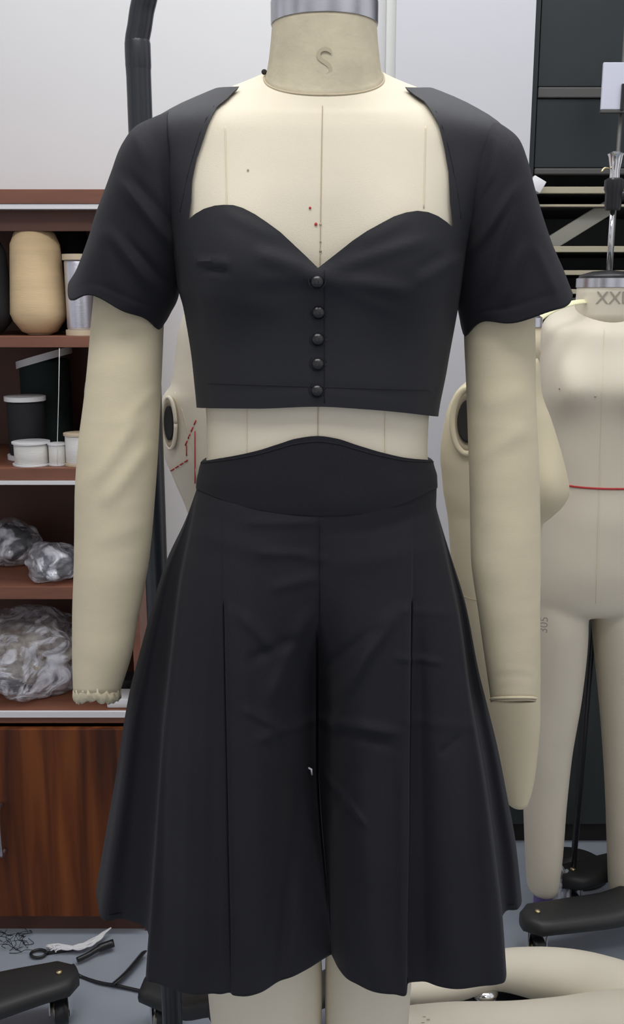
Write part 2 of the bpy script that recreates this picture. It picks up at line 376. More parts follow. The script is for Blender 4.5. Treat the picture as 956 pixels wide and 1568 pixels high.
# ================================================================ STAND PARTS
def stand_leg(root, base, tip, w0=.034, w1=.046, hgt=.085, curve=0.0):
    """One cast leg from hub to tip with a bolt on top and a caster below the tip."""
    b = Vector(base); tpt = Vector(tip); d = tpt-b; L = d.length; d.normalize(); s = Vector((-d.y, d.x, 0))
    loops = []
    for i in range(15):
        u = i/14; w = (w0+(w1-w0)*sstep(.5, 1, u))*(1 if u < .93 else (1-((u-.93)/.07)**2*.65)); th = .022-.004*u
        cc = b+d*L*u+s*curve*math.sin(u*math.pi); cc.z = .15-.055*sstep(0, .55, u)
        lp = []
        for k in range(16):
            a = 2*math.pi*k/16; ca, sa = math.cos(a), math.sin(a)
            lp.append(cc+s*w*abs(ca)**.6*(1 if ca > 0 else -1)+Vector((0, 0, 1))*th*abs(sa)**.6*(1 if sa > 0 else -1))
        loops.append(lp)
    lg = mesh('leg', *loopmesh(loops), M['cast'], root)
    bp = tpt-d*.035
    mesh('bolt', *lathed([(.006, 0), (.006, .004), (.003, .006)], (bp.x, bp.y, .113), 12), M['brass'], lg)
    wc = Vector((bp.x, bp.y, .029))
    mesh('caster_fork', *join(boxd((bp.x-.02, bp.y, .052), (.004, .03, .05), .001), boxd((bp.x+.02, bp.y, .052), (.004, .03, .05), .001),
                              boxd((bp.x, bp.y, .078), (.044, .034, .006), .001)), M['chrome'], lg, False)
    mesh('caster_wheel', *lathed([(.008, -.013), (.026, -.013), (.029, -.008), (.029, .008), (.026, .013), (.008, .013)], wc, 28, (1, .25, 0)), M['plastic'], lg, ang=40)
    mesh('wheel_hub', *lathed([(.001, -.015), (.014, -.0145), (.014, .0145), (.001, .015)], wc, 20, (1, .25, 0)), M['brass'], lg, ang=40)
def hub(root, c, r=.05):
    mesh('hub', *lathed([(r*.9, .125), (r, .132), (r, .165), (r*.7, .18), (r*.5, .195), (.028, .2)], c, 32), M['cast'], root, ang=40)

# main stand
PX, PY = -.231, .30
ms = thing('mannequin_stand', 'black stand pole behind the dressed mannequin, hooked over its neck', 'stand', (PX, PY, 0))
hub(ms, (PX, PY, 0))
zc = P(213, 72, PY).z
mesh('pole', *tubed([(PX, PY, .2), (PX, PY, zc)], .0165, 20), M['pole'], ms, ang=40)
mesh('collar', *lathed([(.0162, -.03), (.0172, -.024), (.0172, .004), (.0162, .008)], (PX, PY, zc), 24), M['pole'], ms, ang=40)
cN = P(496, 20, 0)
neck_top = P(496, 2, 0).z
pA = P(213, 72, PY); pA.x = PX
pts = crom([(PX, PY, zc-.05), (PX-.001, PY, zc), P(214, 40, PY-.002), P(220, 5, PY-.006), P(236, -40, PY-.02), P(290, -105, PY-.07), (cN.x-.07, .06, neck_top+.27), (cN.x-.01, .01, neck_top+.23), (cN.x, .0, neck_top+.15)], 8)
mesh('gooseneck', *tubed(pts, .0162, 18), M['pole'], ms)
for tip in ( (PX+.32, .12, 0), (PX-.30, .10, 0), (PX-.05, -.03, 0)):
    stand_leg(ms, (PX, PY, 0), tip)

# left stand whose foot pokes in
lc = Vector((-.80, .42, 0)); lt = F(118, 1490, .1)
ls = thing('stand_base', 'black cast stand foot with caster at the bottom left corner', 'stand', lc)
hub(ls, lc)
stand_leg(ls, lc, (lt.x, lt.y, 0), .06, .046, curve=.02)
stand_leg(ls, lc, lc+Vector((-.2, .22, 0)))
stand_leg(ls, lc, lc+Vector((.16, -.28, 0)))
stand_leg(ls, lc, lc+Vector((-.28, -.12, 0)))
mesh('pole', *tubed([lc+Vector((0, 0, .24)), lc+Vector((0, 0, 1.5))], .0165, 20), M['pole'], ls, ang=40)

# ================================================================ TORSO BUILDER
class Torso:
    """Body of revolution-like sections read at the depth Y0: keys (py, xl, xr, front, back, tilt)."""
    def __init__(s, keys, Y0, n=2.35, bumps=(), rot=0):
        s.f = cols(keys); s.Y0 = Y0; s.n = n; s.bumps = bumps; s.keys = keys
        s.xc0 = None
    def pt(s, th, py, cleave=0):
        xl, xr, yf, yb, k = [g(py) for g in s.f]
        L, Rr = P(xl, py, s.Y0), P(xr, py, s.Y0); z = L.z; xc = (L.x+Rr.x)/2; a = (Rr.x-L.x)/2
        c, sn = math.cos(th), math.sin(th); e = 2/s.n
        x = xc+a*math.copysign(abs(c)**e, c); y = (yf if sn < 0 else yb)*abs(sn)**e
        z = z+k*y
        if sn < 0:
            for bx, bz, sx, sz, am in s.bumps:
                g = math.exp(-((x-bx)/sx)**2-((z-bz)/(sz*(1.25 if z > bz else .85)))**2)
                y -= am*g*min(1, abs(sn)*1.6)
            if cleave:
                bz = s.bumps[0][1]; xm = (s.bumps[0][0]+s.bumps[1][0])/2
                y -= cleave*math.exp(-((x-xm)/.035)**2-((z-bz)/.05)**2)
        return Vector((x, s.Y0+y, z))
    def grid(s, pys, n, **kw): return [[s.pt(-math.pi/2+2*math.pi*j/n, py, **kw) for j in range(n)] for py in pys]
def normals(G):
    A = np.array([[list(p) for p in r] for r in G]); du = np.roll(A, -1, 1)-np.roll(A, 1, 1); dv = np.gradient(A, axis=0)
    N = np.cross(du, dv); N /= np.linalg.norm(N, axis=2, keepdims=True)+1e-12
    cen = A.mean(axis=1, keepdims=True); sgn = np.sign((N*(A-cen)).sum(2)); 
    if sgn.mean() < 0: N = -N
    return A, N

# ================================================================ MAIN MANNEQUIN
kM = [(118, 405, 588, -.060, .062, .48), (128, 385, 608, -.063, .066, .46), (140, 350, 642, -.066, .070, .42), (152, 312, 682, -.069, .074, .36),
      (170, 268, 726, -.072, .078, .28), (190, 240, 758, -.075, .080, .2), (215, 226, 776, -.078, .083, .14), (260, 228, 772, -.083, .088, .07),
      (320, 246, 745, -.088, .092, .02), (400, 272, 708, -.090, .094, 0), (480, 292, 690, -.088, .092, 0), (560, 308, 672, -.084, .088, 0),
      (640, 317, 656, -.080, .085, 0), (690, 318, 654, -.080, .086, 0), (750, 308, 662, -.082, .088, 0), (800, 305, 662, -.074, .085, 0), (850, 292, 672, -.066, .080, 0),
      (950, 275, 690, -.05, .075, 0), (1060, 280, 690, -.035, .07, 0)]
bL, bR = P(345, 405, -.10), P(640, 405, -.10)
MT = Torso(kM, 0, 2.3, [(bL.x, bL.z, .062, .062, .028), (bR.x, bR.z, .062, .062, .028)])
root = thing('dress_form', 'cream linen mannequin with steel neck ring, wearing the black top and shorts', 'mannequin', (0, 0, 0))
NN = 120
pys = [118, 122, 126, 130, 134, 138, 142, 146, 150, 155, 160, 166, 172, 180, 188, 196, 206, 218]+list(range(230, 1061, 10))
v, f = loopmesh(MT.grid(pys, NN))
mesh('body', v, f, M['linen'], root)
# legs
def legloft(keys, Y0, n=2.1, N=40):
    fx = cols(keys); lo = []
    p = keys[0][0]
    while p <= keys[-1][0]:
        xl, xr, d, yo = [g(p) for g in fx]; L, Rr = P(xl, p, Y0+yo), P(xr, p, Y0+yo)
        lo.append([Vector(((L.x+Rr.x)/2+(Rr.x-L.x)/2*math.copysign(abs(math.cos(a))**(2/n), math.cos(a)), Y0+yo+d*math.copysign(abs(math.sin(a))**(2/n), math.sin(a)), L.z))
                   for a in [2*math.pi*k/N for k in range(N)]]); p += 15
    return loopmesh(lo)
mesh('leg', *legloft([(980, 300, 470, .05, .025), (1150, 300, 475, .06, .02), (1350, 308, 485, .068, .01), (1520, 320, 494, .07, 0), (1620, 330, 488, .062, .0), (1760, 335, 470, .06, .015), (2050, 350, 462, .05, .02), (2200, 365, 455, .04, .02)], 0), M['linen'], root)
mesh('leg', *legloft([(980, 515, 680, .05, .025), (1150, 512, 665, .06, .02), (1350, 502, 642, .064, .01), (1520, 498, 628, .066, 0), (1620, 500, 622, .06, .0), (1760, 505, 620, .06, .015), (2050, 512, 610, .05, .02), (2200, 520, 600, .04, .02)], 0), M['linen'], root)
# neck: same base loop as the body's first section, straight up to the ring
base = [MT.pt(-math.pi/2+2*math.pi*j/NN, 118) for j in range(NN)]
zt = P(497, 37, 0).z; xcn = P(497, 37, 0).x; rn = P(577, 37, 0).x-xcn
loops = []
for i in range(17):
    u = i/16; lp = []
    for j in range(NN):
        th = -math.pi/2+2*math.pi*j/NN; top = Vector((xcn+rn*math.cos(th), rn*.98*math.sin(th), zt)); b0 = base[j]
        wv = 1-(1-u)**1.0; hx = u**.55
        lp.append(Vector((b0.x+(top.x-b0.x)*hx, b0.y+(top.y-b0.y)*hx, b0.z+(top.z-b0.z)*wv)))
    loops.append(lp)
loops.insert(0, [p+Vector((0, 0, -.004)) + (Vector((xcn, 0, p.z))-p)*.03 for p in base])
nk = mesh('neck', *loopmesh(loops), M['neck'], root)
# neckline stitching
mesh('neck_seam', *tubed([p+Vector((0, -.0004 if p.y < 0 else 0, .0)) for p in base+base[:1]], .0011, 6), M['seam'], root)
z0 = P(497, 2, 0).z
mesh('neck_ring', *lathed([(rn-.004, zt-.0015), (rn+.0012, zt-.0015), (rn+.0016, zt), (rn+.0016, z0-.002), (rn, z0), (rn-.004, z0)], (xcn, 0, 0), 64, None, .98), M['steel'], root, ang=35)
mesh('neck_cap', *lathed([(rn-.004, z0-.001), (rn-.006, z0+.006), (rn*.8, z0+.014), (rn*.4, z0+.02), (.01, z0+.022)], (xcn, 0, 0), 48, None, .98), M['plastic'], root)
mesh('hanging_rod', *tubed([(xcn, 0, z0+.01), (xcn, 0, z0+.16)], .006, 14), M['chrome'], root)
# seams
def surf_line(T, th_of_py, p0, p1, off=.0006, st=6, r=.0007):
    pts = []; p = p0
    while p <= p1:
        q = T.pt(th_of_py(p), p); q.y -= off; pts.append(q); p += st
    return tubed(pts, r, 6)
def th_at(T, px):
    def g(p):
        lo, hi = -math.pi+.02, -.02
        for _ in range(22):
            m_ = (lo+hi)/2
            if proj(T.pt(m_, p))[0] < px(p): lo = m_
            else: hi = m_
        return (lo+hi)/2
    return g
mesh('seam', *surf_line(MT, th_at(MT, lambda p: 494-(p-150)*.014), 136, 800, r=.0005), M['seam'], root)
M['seam_soft'] = mat('soft_seam', (.73, .65, .49), .9)
mesh('seam', *surf_line(MT, th_at(MT, lambda p: 345+(p-190)*.02 if p < 400 else 372), 190, 330, r=.0006), M['seam_soft'], root)
mesh('seam', *surf_line(MT, th_at(MT, lambda p: 652-(p-190)*.02), 190, 330, r=.0006), M['seam_soft'], root)
mesh('seam', *surf_line(MT, th_at(MT, lambda p: 378), 590, 740, r=.0005), M['seam_soft'], root)
mesh('seam', *surf_line(MT, th_at(MT, lambda p: 590), 590, 740, r=.0005), M['seam_soft'], root)
# pen and pin marks on the chest
def surf_at(T, px, py0):
    """Point of the torso's front seen at pixel (px, py0)."""
    p = py0
    for _ in range(12):
        q = T.pt(th_at(T, lambda _p: px)(p), p); p -= (proj(q)[1]-py0)*.9
    return q
for i, (x, y, mm, r_) in enumerate(((475, 320, 'red', .0012), (484, 345, 'red', .0015), (491, 345, 'ink_soft', .0012), (491, 372, 'ink', .0009), (491, 386, 'ink', .0012), (380, 262, 'ink_soft', .001), (398, 125, 'dark', .003))):
    q = surf_at(MT, x, y)
    mesh('pen_mark' if i < 6 else 'pin', *lathed([(r_*.3, -.0006), (r_, -.0004), (r_, .0006), (r_*.3, .0008)], q+Vector((0, -.0005, .001 if i < 6 else .004)), 10, (0, -1, .3)), M[mm], root)

# arms (stuffed cloth)
def arm(keys, Yk, ends, rumple):
    fx = cols(keys); lo = []; p = keys[0][0]; N = 48
    while p <= keys[-1][0]:
        xl, xr, yo = [g(p) for g in fx]; L, Rr = P(xl, p, yo), P(xr, p, yo); a = (Rr.x-L.x)/2
        lp = []
        for k in range(N):
            th = 2*math.pi*k/N; q = Vector(((L.x+Rr.x)/2+a*math.cos(th), yo+min(a, .046)*1.02*math.sin(th), L.z))
            px_, py_ = proj(q); d = ridge(px_, py_, rumple) if math.sin(th) < 0 else 0
            d += .0012*noise.noise(q*22)
            q.y -= d; q.z -= (q.y-yo)*ends*sstep(930, 1074, p); lp.append(q)
        lo.append(lp); p += 6
    L0 = lo[0]; c = sum(L0, Vector())/N
    for s_, dz_ in ((.86, .018), (.5, .034), (.12, .04)): lo.insert(0, [c+(q-c)*s_+Vector((0, 0, dz_)) for q in L0])
    return lo
L1 = arm([(290, 205, 262, .01), (340, 172, 260, .003), (400, 150, 256, 0), (470, 143, 252, 0), (600, 131, 246, -.004), (700, 119, 241, -.008), (760, 116, 237, -.01), (850, 115, 229, -.012), (950, 112, 211, -.015), (1000, 112, 202, -.018), (1058, 113, 184, -.02)], 0, .35,
         [(150, 730, 205, 650, 9, .004), (165, 765, 225, 690, 10, .004), (185, 650, 235, 600, 8, .002), (150, 500, 240, 490, 14, .002), (150, 830, 225, 800, 14, .0015)])
a1 = mesh('arm', *loopmesh(L1), M['arm'], root)
N = 48; lo = []
c0 = sum(L1[-1], Vector())/N
for i, (s_, dz_) in enumerate(((.985, .002), (1.0, -.003), (1.0, -.007), (.93, -.011), (.8, -.0125), (.6, -.010), (.3, -.006))):
    lo.append([c0+(q-c0)*s_*(1+.05*math.sin(k*2.35+i))+Vector((0, 0, dz_+.0025*math.sin(k*1.7+i*2)+.002*math.sin(k*.4))) for k, q in enumerate(L1[-1])])
mesh('gathered_cuff', *loopmesh(lo), M['arm'], a1)
L2 = arm([(290, 730, 790, .01), (340, 722, 812, .003), (400, 716, 818, 0), (490, 711, 819, 0), (600, 715, 820, -.004), (750, 720, 826, -.008), (850, 722, 827, -.012), (950, 735, 826, -.015), (1020, 745, 823, -.018), (1074, 753, 820, -.02)], 0, .5,
         [(735, 700, 800, 660, 12, .002), (740, 620, 800, 600, 16, .002), (740, 1035, 815, 1040, 5, .0008), (742, 1055, 815, 1060, 4, .0006)])
a2 = mesh('arm', *loopmesh(L2), M['arm'], root)
c0 = sum(L2[-1], Vector())/N
mesh('hem', *tubed([c0+(q-c0)*1.0 for q in L2[-1]+L2[-1][:1]], .0016, 8), M['arm'], a2)
mesh('hem_seam_cord', *tubed([c0+(q-c0)*.97+Vector((0, 0, -.003)) for q in L2[-1]+L2[-1][:1]], .0012, 6), M['seam'], a2)  # darker seam line just inside the arm hem

# ================================================================ BLACK TOP
top = thing('crop_top', 'black short-sleeved cropped top with sweetheart neckline and five front buttons', 'top', (0, 0, 1.3))
hemf = pchip([300, 315, 400, 487, 560, 620, 660], [623, 623, 623, 620, 624, 630, 636])
r_top = [(487, 418, 400, 392, 13, .0042), (492, 418, 640, 372, 9, .0025), (492, 425, 620, 440, 11, .0045), (492, 432, 600, 470, 10, .002), (480, 425, 400, 425, 10, .002),
         (312, 409, 348, 414, 4.5, -.0045), (310, 400, 350, 403, 6, .003), (640, 410, 668, 392, 6, -.002), (640, 430, 690, 395, 7, .003), (270, 440, 420, 470, 16, .0015),
         (340, 600, 480, 590, 5, -.0006), (500, 590, 640, 605, 5, -.0006), (350, 330, 420, 365, 9, .0012), (560, 370, 620, 340, 9, .0012)]
tp = [122, 128, 134, 140, 146, 152, 158, 165, 172, 180, 190, 200, 212, 224]+list(range(236, 600, 6))
def top_py(u): return u
rows = 112; NT = 240
def toprow(i, th):
    # rows spread evenly from neck to the slanting hem
    q = MT.pt(th, 600); hp = hemf(proj(q)[0])
    return tp[i] if i < len(tp) else None
G = []
for i, p in enumerate(tp+[602, 608, 614, 620, 626]):
    row = []
    for j in range(NT):
        th = -math.pi/2+2*math.pi*j/NT
        pp = p
        if p > 540:
            q = MT.pt(th, 610); hp = hemf(proj(q)[0] if math.sin(th) < .2 else (300 if q.x < 0 else 660)) if True else 0
            # the front is nearer the lens, so convert the wanted hem pixel to the section's own
            z = P(487, hp, q.y).z; hz = proj((0, 0, z))[1]; pp = 540+(p-540)*(hz-540)/(626-540)
        q = MT.pt(th, pp, cleave=.012)
        row.append(q)
    G.append(row)
A, Nn = normals(G)
def flare(p): return .0030+.006*sstep(430, 626, p)
outer, inner = [], []
plist = tp+[602, 608, 614, 620, 626]
for i in range(len(G)):
    o_, i_ = [], []
    for j in range(NT):
        q = Vector(A[i, j]); n_ = Vector(Nn[i, j]); px_, py_ = proj(q)
        e = flare(plist[i])
        if q.y < 0: e += ridge(px_, py_, r_top)
        xc_ = abs(px_-487)
        e += .0012*noise.noise(q*14)
        o_.append(q+n_*(e+.0015)); i_.append(q+n_*(e-.0012 if e > .003 else .0012))
    outer.append(o_); inner.append(i_)
nR = len(G); V = [p for l in outer for p in l]+[p for l in inner for p in l]; Fc = []
for i in range(nR-1):
    for j in range(NT):
        a = i*NT+j; b_ = i*NT+(j+1) % NT; Fc += [(a, b_, b_+NT, a+NT)]; k = nR*NT; Fc += [(a+k, a+NT+k, b_+NT+k, b_+k)]
for j in range(NT):
    k = nR*NT; j2 = (j+1) % NT; Fc += [(j, j+k, j2+k, j2)]; e0 = (nR-1)*NT; Fc += [(e0+j, e0+j2, e0+j2+k, e0+j+k)]
bod = mesh('bodice', V, Fc, M['blacksatin'], top)
# neckline opening cut through the shell
def nY(py): return -.070 if py < 170 else (-.085 if py < 290 else -.105)
nl = [(487, 411), (470, 394), (450, 375), (430, 356), (410, 341), (390, 327), (370, 316), (355, 311), (340, 310), (325, 311), (308, 316), (294, 324), (283, 333),
      (287, 305), (293, 275), (301, 243), (311, 212), (321, 188), (333, 165), (346, 150), (356, 141), (365, 128), (400, 80), (590, 80), (620, 128), (634, 146), (650, 155), (662, 172), (671, 195), (680, 225), (688, 262), (695, 305), (700, 347),
      (690, 338), (675, 328), (660, 322), (643, 320), (625, 323), (605, 330), (585, 341), (562, 354), (540, 369), (515, 389)]
def nyy(px, py):
    if py > 300: return -.088-.028*math.exp(-((abs(px-490)-150)/70)**2)-.006
    return -.03 if py < 150 else (-.045 if py < 170 else (-.06 if py < 200 else (-.072 if py < 250 else -.082)))
fr = [P(x, y, nyy(x, y)) for x, y in nl]
# the back opening is cut smaller: same outline lifted towards the neck
n_ = len(fr); V = [Vector((p.x, -.3, p.z)) for p in fr]+[Vector((p.x, .035, p.z)) for p in fr]
Fc = [tuple(range(n_)), tuple(range(2*n_-1, n_-1, -1))]+[(i, i+n_, (i+1) % n_+n_, (i+1) % n_) for i in range(n_)]
cut = mesh('cutter', V, Fc, M['black'], smooth=False)
hcut = mesh('cutter_neck', *lathed([(.13, 0), (.13, .3)], (xcn, .08, P(497, 160, 0).z), 64), M['black'], smooth=False)
for cu in (cut, hcut):
    md = bod.modifiers.new('cut', 'BOOLEAN'); md.operation = 'DIFFERENCE'; md.object = cu; md.solver = 'EXACT'
bpy.context.view_layer.update()
dg = bpy.context.evaluated_depsgraph_get()
me2 = bpy.data.meshes.new_from_object(bod.evaluated_get(dg)); bod.modifiers.clear(); bod.data = me2
me2.polygons.foreach_set('use_smooth', [True]*len(me2.polygons)); me2.set_sharp_from_angle(angle=R(50))
for cu in (cut, hcut): bpy.data.objects.remove(cu)

# sleeves
def sleeve(secs, hem_drop, rs):
    N = 72; st = []
    fs = [pchip(range(len(secs)), [s_[k] for s_ in secs]) for k in range(5)]
    m_ = 60; lo, li = [], []
    for i in range(m_+1):
        t = i/m_*(len(secs)-1); ox, oy, ix, iy, dp = [g(t) for g in fs]
        O, I = P(ox, oy, 0), P(ix, iy, 0); c = (O+I)/2; h = (O-I)/2
        l1, l2 = [], []
        for k in range(N):
            a = 2*math.pi*k/N; ca, sa = math.cos(a), math.sin(a)
            q = c+h*math.copysign(abs(ca)**.9, ca)+Vector((0, dp*math.copysign(abs(sa)**.9, sa), 0))
            if sa < 0:
                px_, py_ = proj(q); q.y -= ridge(px_, py_, rs)
            hd = (i/m_)**4
            q += Vector((0, 0, 1))*hem_drop(a)*hd
            q += Vector((.4, 1, 0))*(.0022*noise.noise(q*26)*(i/m_))
            nrm = Vector((q.x-c.x, q.y-c.y, (q.z-c.z)*.5)).normalized()
            l1.append(q); l2.append(q-nrm*.0022)
        lo.append(l1); li.append(l2)
    V, Fo = loopmesh(lo, False, False); V2, F2 = loopmesh(li, False, False)
    K = len(V); FF = Fo+[tuple(x+K for x in reversed(q)) for q in F2]
    for base_ in (0, m_*N):
        for k in range(N): k2 = (k+1) % N; FF.append((base_+k, base_+k2, base_+k2+K, base_+k+K))
    return V+V2, FF, lo
V, FF, lo = sleeve([(262, 172, 284, 352, .060), (240, 181, 280, 395, .071), (212, 195, 276, 428, .0735), (191, 222, 273, 447, .072), (175, 262, 271, 458, .069), (157, 310, 268, 466, .067), (138, 366, 262, 476, .065), (120, 415, 255, 487, .064), (107, 440, 248, 494, .063)],
                   lambda a: .006*math.sin(a*3+.6)*(1 if math.sin(a) < 0 else .3)+.004*math.cos(a*5),
                   [(190, 285, 262, 372, 7, .006), (205, 275, 270, 350, 6, -.003), (170, 360, 235, 440, 9, .005), (200, 375, 262, 440, 7, -.003), (150, 350, 175, 440, 9, .003), (140, 437, 250, 477, 4, -.001),
                    (205, 205, 225, 250, 9, .002), (235, 200, 268, 330, 9, -.002)])
sl1 = mesh('sleeve', V, FF, M['black'], top)
V, FF, lo2 = sleeve([(745, 183, 690, 352, .060), (768, 195, 693, 395, .071), (790, 214, 697, 428, .0735), (803, 245, 700, 456, .072), (815, 290, 702, 468, .069), (828, 335, 704, 478, .067), (843, 378, 706, 488, .065), (860, 420, 708, 498, .064), (873, 458, 711, 507, .063)],
                    lambda a: .005*math.sin(a*3+2.2)*(1 if math.sin(a) < 0 else .3)+.003*math.cos(a*5),
                    [(790, 290, 725, 380, 8, .005), (780, 330, 745, 440, 8, .005), (800, 380, 775, 455, 7, .004), (735, 240, 712, 350, 9, .003), (750, 230, 700, 360, 10, -.003), (820, 380, 850, 445, 8, .003), (755, 280, 720, 340, 6, -.003), (720, 488, 865, 442, 4, -.001)])
sl2 = mesh('sleeve', V, FF, M['black'], top)
# facing line along the neckline sides, waist seam, placket, buttons
def on_bod(px, py, off=.0):
    q = surf_at(MT, px, py)
    i = flare(py)+.0025
    return q+Vector((0, -1, 0))*(i+off)
def hugging(pts, off=0): return [on_bod(x, y, off) for x, y in pts]
from mathutils.bvhtree import BVHTree
bpy.context.view_layer.update(); dg = bpy.context.evaluated_depsgraph_get()
def caster(o):
    bm = bmesh.new(); bm.from_mesh(o.data); bm.transform(Matrix.Translation(ORG[o])); t_ = BVHTree.FromBMesh(bm); bm.free()
    def hit(px, py, off=0.0):
        d_ = ray(px, py).normalized(); h_ = t_.ray_cast(Vector((0, CY, H)), d_)
        return (h_[0]-d_*off) if h_[0] is not None else None
    return hit
hb = caster(bod)
def seamline(hit, pts, r, off=0):
    q = [hit(x, y, off) for x, y in pts]; q = [p for p in q if p is not None]
    return tubed(q, r, 6)
def lin(a, b, n): return [(a[0]+(b[0]-a[0])*i/n, a[1]+(b[1]-a[1])*i/n) for i in range(n+1)]
mesh('waist_seam', *seamline(hb, lin((318, 587), (660, 598), 50), .0006), M['black'], bod)
mesh('placket_edge', *seamline(hb, lin((497, 414), (497, 617), 30), .0007), M['black'], bod)
mesh('neckline_stitch', *seamline(hb, [(276, 325), (281, 300), (287, 270), (296, 238), (306, 205), (316, 182), (328, 162)], .0006), M['black'], bod)
mesh('neckline_stitch', *seamline(hb, [(706, 335), (702, 300), (695, 262), (687, 225), (678, 195), (668, 170)], .0006), M['black'], bod)
for x, y in ((486, 431), (488, 478), (487, 519), (487, 557), (486, 598)):
    q = hb(x, y, .0005)
    bt = mesh('button', *lathed([(.002, -.003), (.0054, -.0028), (.0064, -.0005), (.0061, .0016), (.0045, .0032), (.0022, .004), (.0004, .0042)], q, 24, (0, -1, .1)), M['button'], top)
    mesh('button_loop', *tubed([q+Vector((.0085*math.cos(a), .001, .0085*math.sin(a)+.001)) for a in [math.pi*2*k/16 for k in range(17)]], .0009, 6), M['blackseam'], bt)

# ================================================================ SHORTS
sh = thing('pleated_shorts', 'black high-waisted wide-leg pleated shorts hanging to the knees', 'shorts', (0, 0, .7))
wtop = pchip([300, 308, 350, 400, 430, 455, 487, 515, 545, 580, 620, 652, 665], [706, 706, 700, 689, 679, 671, 667, 671, 681, 692, 701, 704, 705])
wbot = pchip([295, 303, 350, 400, 450, 487, 540, 600, 640, 660, 670], [742, 746, 765, 779, 786, 788, 786, 774, 757, 748, 746])
OFFW = .0055
def waist_pt(th, which):
    """Point on the waistband shell: which=0 top edge, 1 seam."""
    cur = wtop if which == 0 else wbot; p = 705 if which == 0 else 760
    q = MT.pt(th, p)
    for _ in range(6):
        px_ = proj(q)[0] if math.sin(th) < 0 else (300 if q.x < MT.pt(-math.pi/2, 700).x else 668)
        tgt = cur(px_); z = P(487, tgt, q.y if math.sin(th) < 0 else 0).z; p = proj((0, 0, z))[1]; q = MT.pt(th, p)
    return q, p
NW = 200; lo, li = [], []
ths = [-math.pi/2+2*math.pi*j/NW for j in range(NW)]
tb = [(waist_pt(th, 0)[1], waist_pt(th, 1)[1]) for th in ths]
xcw = MT.pt(-math.pi/2, 700).x
def wpt(th, p, off):
    q = MT.pt(th, p); c = Vector((xcw, 0, q.z)); d_ = (q-c); d_.z = 0; L = d_.length
    return q+d_*(off/L)
for i in range(17):
    u = i/16
    puff = OFFW+.0012*math.sin(u*math.pi)
    lo.append([wpt(th, tb[j][0]+(tb[j][1]-tb[j][0])*u, puff+(.0008*noise.noise(Vector((th*2, u*3, 0))))) for j, th in enumerate(ths)])
    li.append([wpt(th, tb[j][0]+(tb[j][1]-tb[j][0])*u, .0015) for j, th in enumerate(ths)])
V, Fo = loopmesh(lo, False, False); V2, F2 = loopmesh(li, False, False); K = len(V)
FF = Fo+[tuple(x+K for x in reversed(q)) for q in F2]
for b0 in (0, 16*NW):
    for k in range(NW): k2 = (k+1) % NW; FF.append((b0+k, b0+k2, b0+k2+K, b0+k+K))
wb = mesh('waistband', V+V2, FF, M['black'], sh, ang=60)
mesh('edge_stitch', *tubed([p+Vector((0, -.0002 if p.y < 0 else 0, 0)) for p in lo[1]+lo[1][:1]], .0007, 6), M['blackseam'], wb)

ZH = H-.75
r_leg = [(300, 815, 420, 850, 16, .0015), (520, 865, 660, 840, 16, .0012), (380, 800, 480, 800, 7, .0015), (400, 845, 475, 850, 7, .0018), (500, 855, 470, 858, 6, .001), (420, 900, 480, 885, 9, .002),
         (375, 945, 425, 1000, 10, .003), (465, 950, 420, 1060, 12, .005), (440, 1060, 425, 1150, 8, -.003), (380, 1085, 430, 1115, 7, .003), (400, 1130, 470, 1105, 8, .003), (385, 1010, 450, 980, 9, -.003),
         (600, 945, 520, 1060, 12, .005), (585, 960, 500, 1020, 8, -.0025), (560, 990, 510, 1120, 9, .003), (495, 1100, 600, 1120, 8, .004), (500, 1120, 600, 1145, 7, -.002),
         (505, 1190, 555, 1255, 4, .004), (505, 1205, 550, 1268, 5, -.002), (612, 1008, 672, 1013, 5, .0022), (620, 1103, 745, 1114, 9, .0012),
         (675, 1150, 700, 1130, 5, -.0025), (560, 1150, 500, 1260, 9, -.002), (620, 935, 690, 940, 6, .001), (300, 1120, 292, 1500, 26, .004), (375, 1000, 380, 1480, 13, .0035), (455, 1230, 425, 1490, 16, -.005), (540, 1260, 545, 1500, 14, -.003), (600, 1180, 608, 1500, 10, -.003), (670, 1100, 690, 1490, 26, .0035), (640, 980, 650, 1500, 12, -.003), (735, 1120, 758, 1490, 14, .003), (330, 960, 325, 1500, 10, -.0025), (720, 1150, 735, 1400, 12, -.003), (395, 1150, 400, 1500, 16, .004), (445, 1200, 430, 1480, 14, -.004),
         (300, 1000, 290, 1450, 20, .003), (250, 1120, 245, 1460, 10, -.003), (680, 1150, 690, 1480, 22, .003), (560, 1280, 575, 1500, 18, .004), (645, 1000, 655, 1480, 10, -.002)]
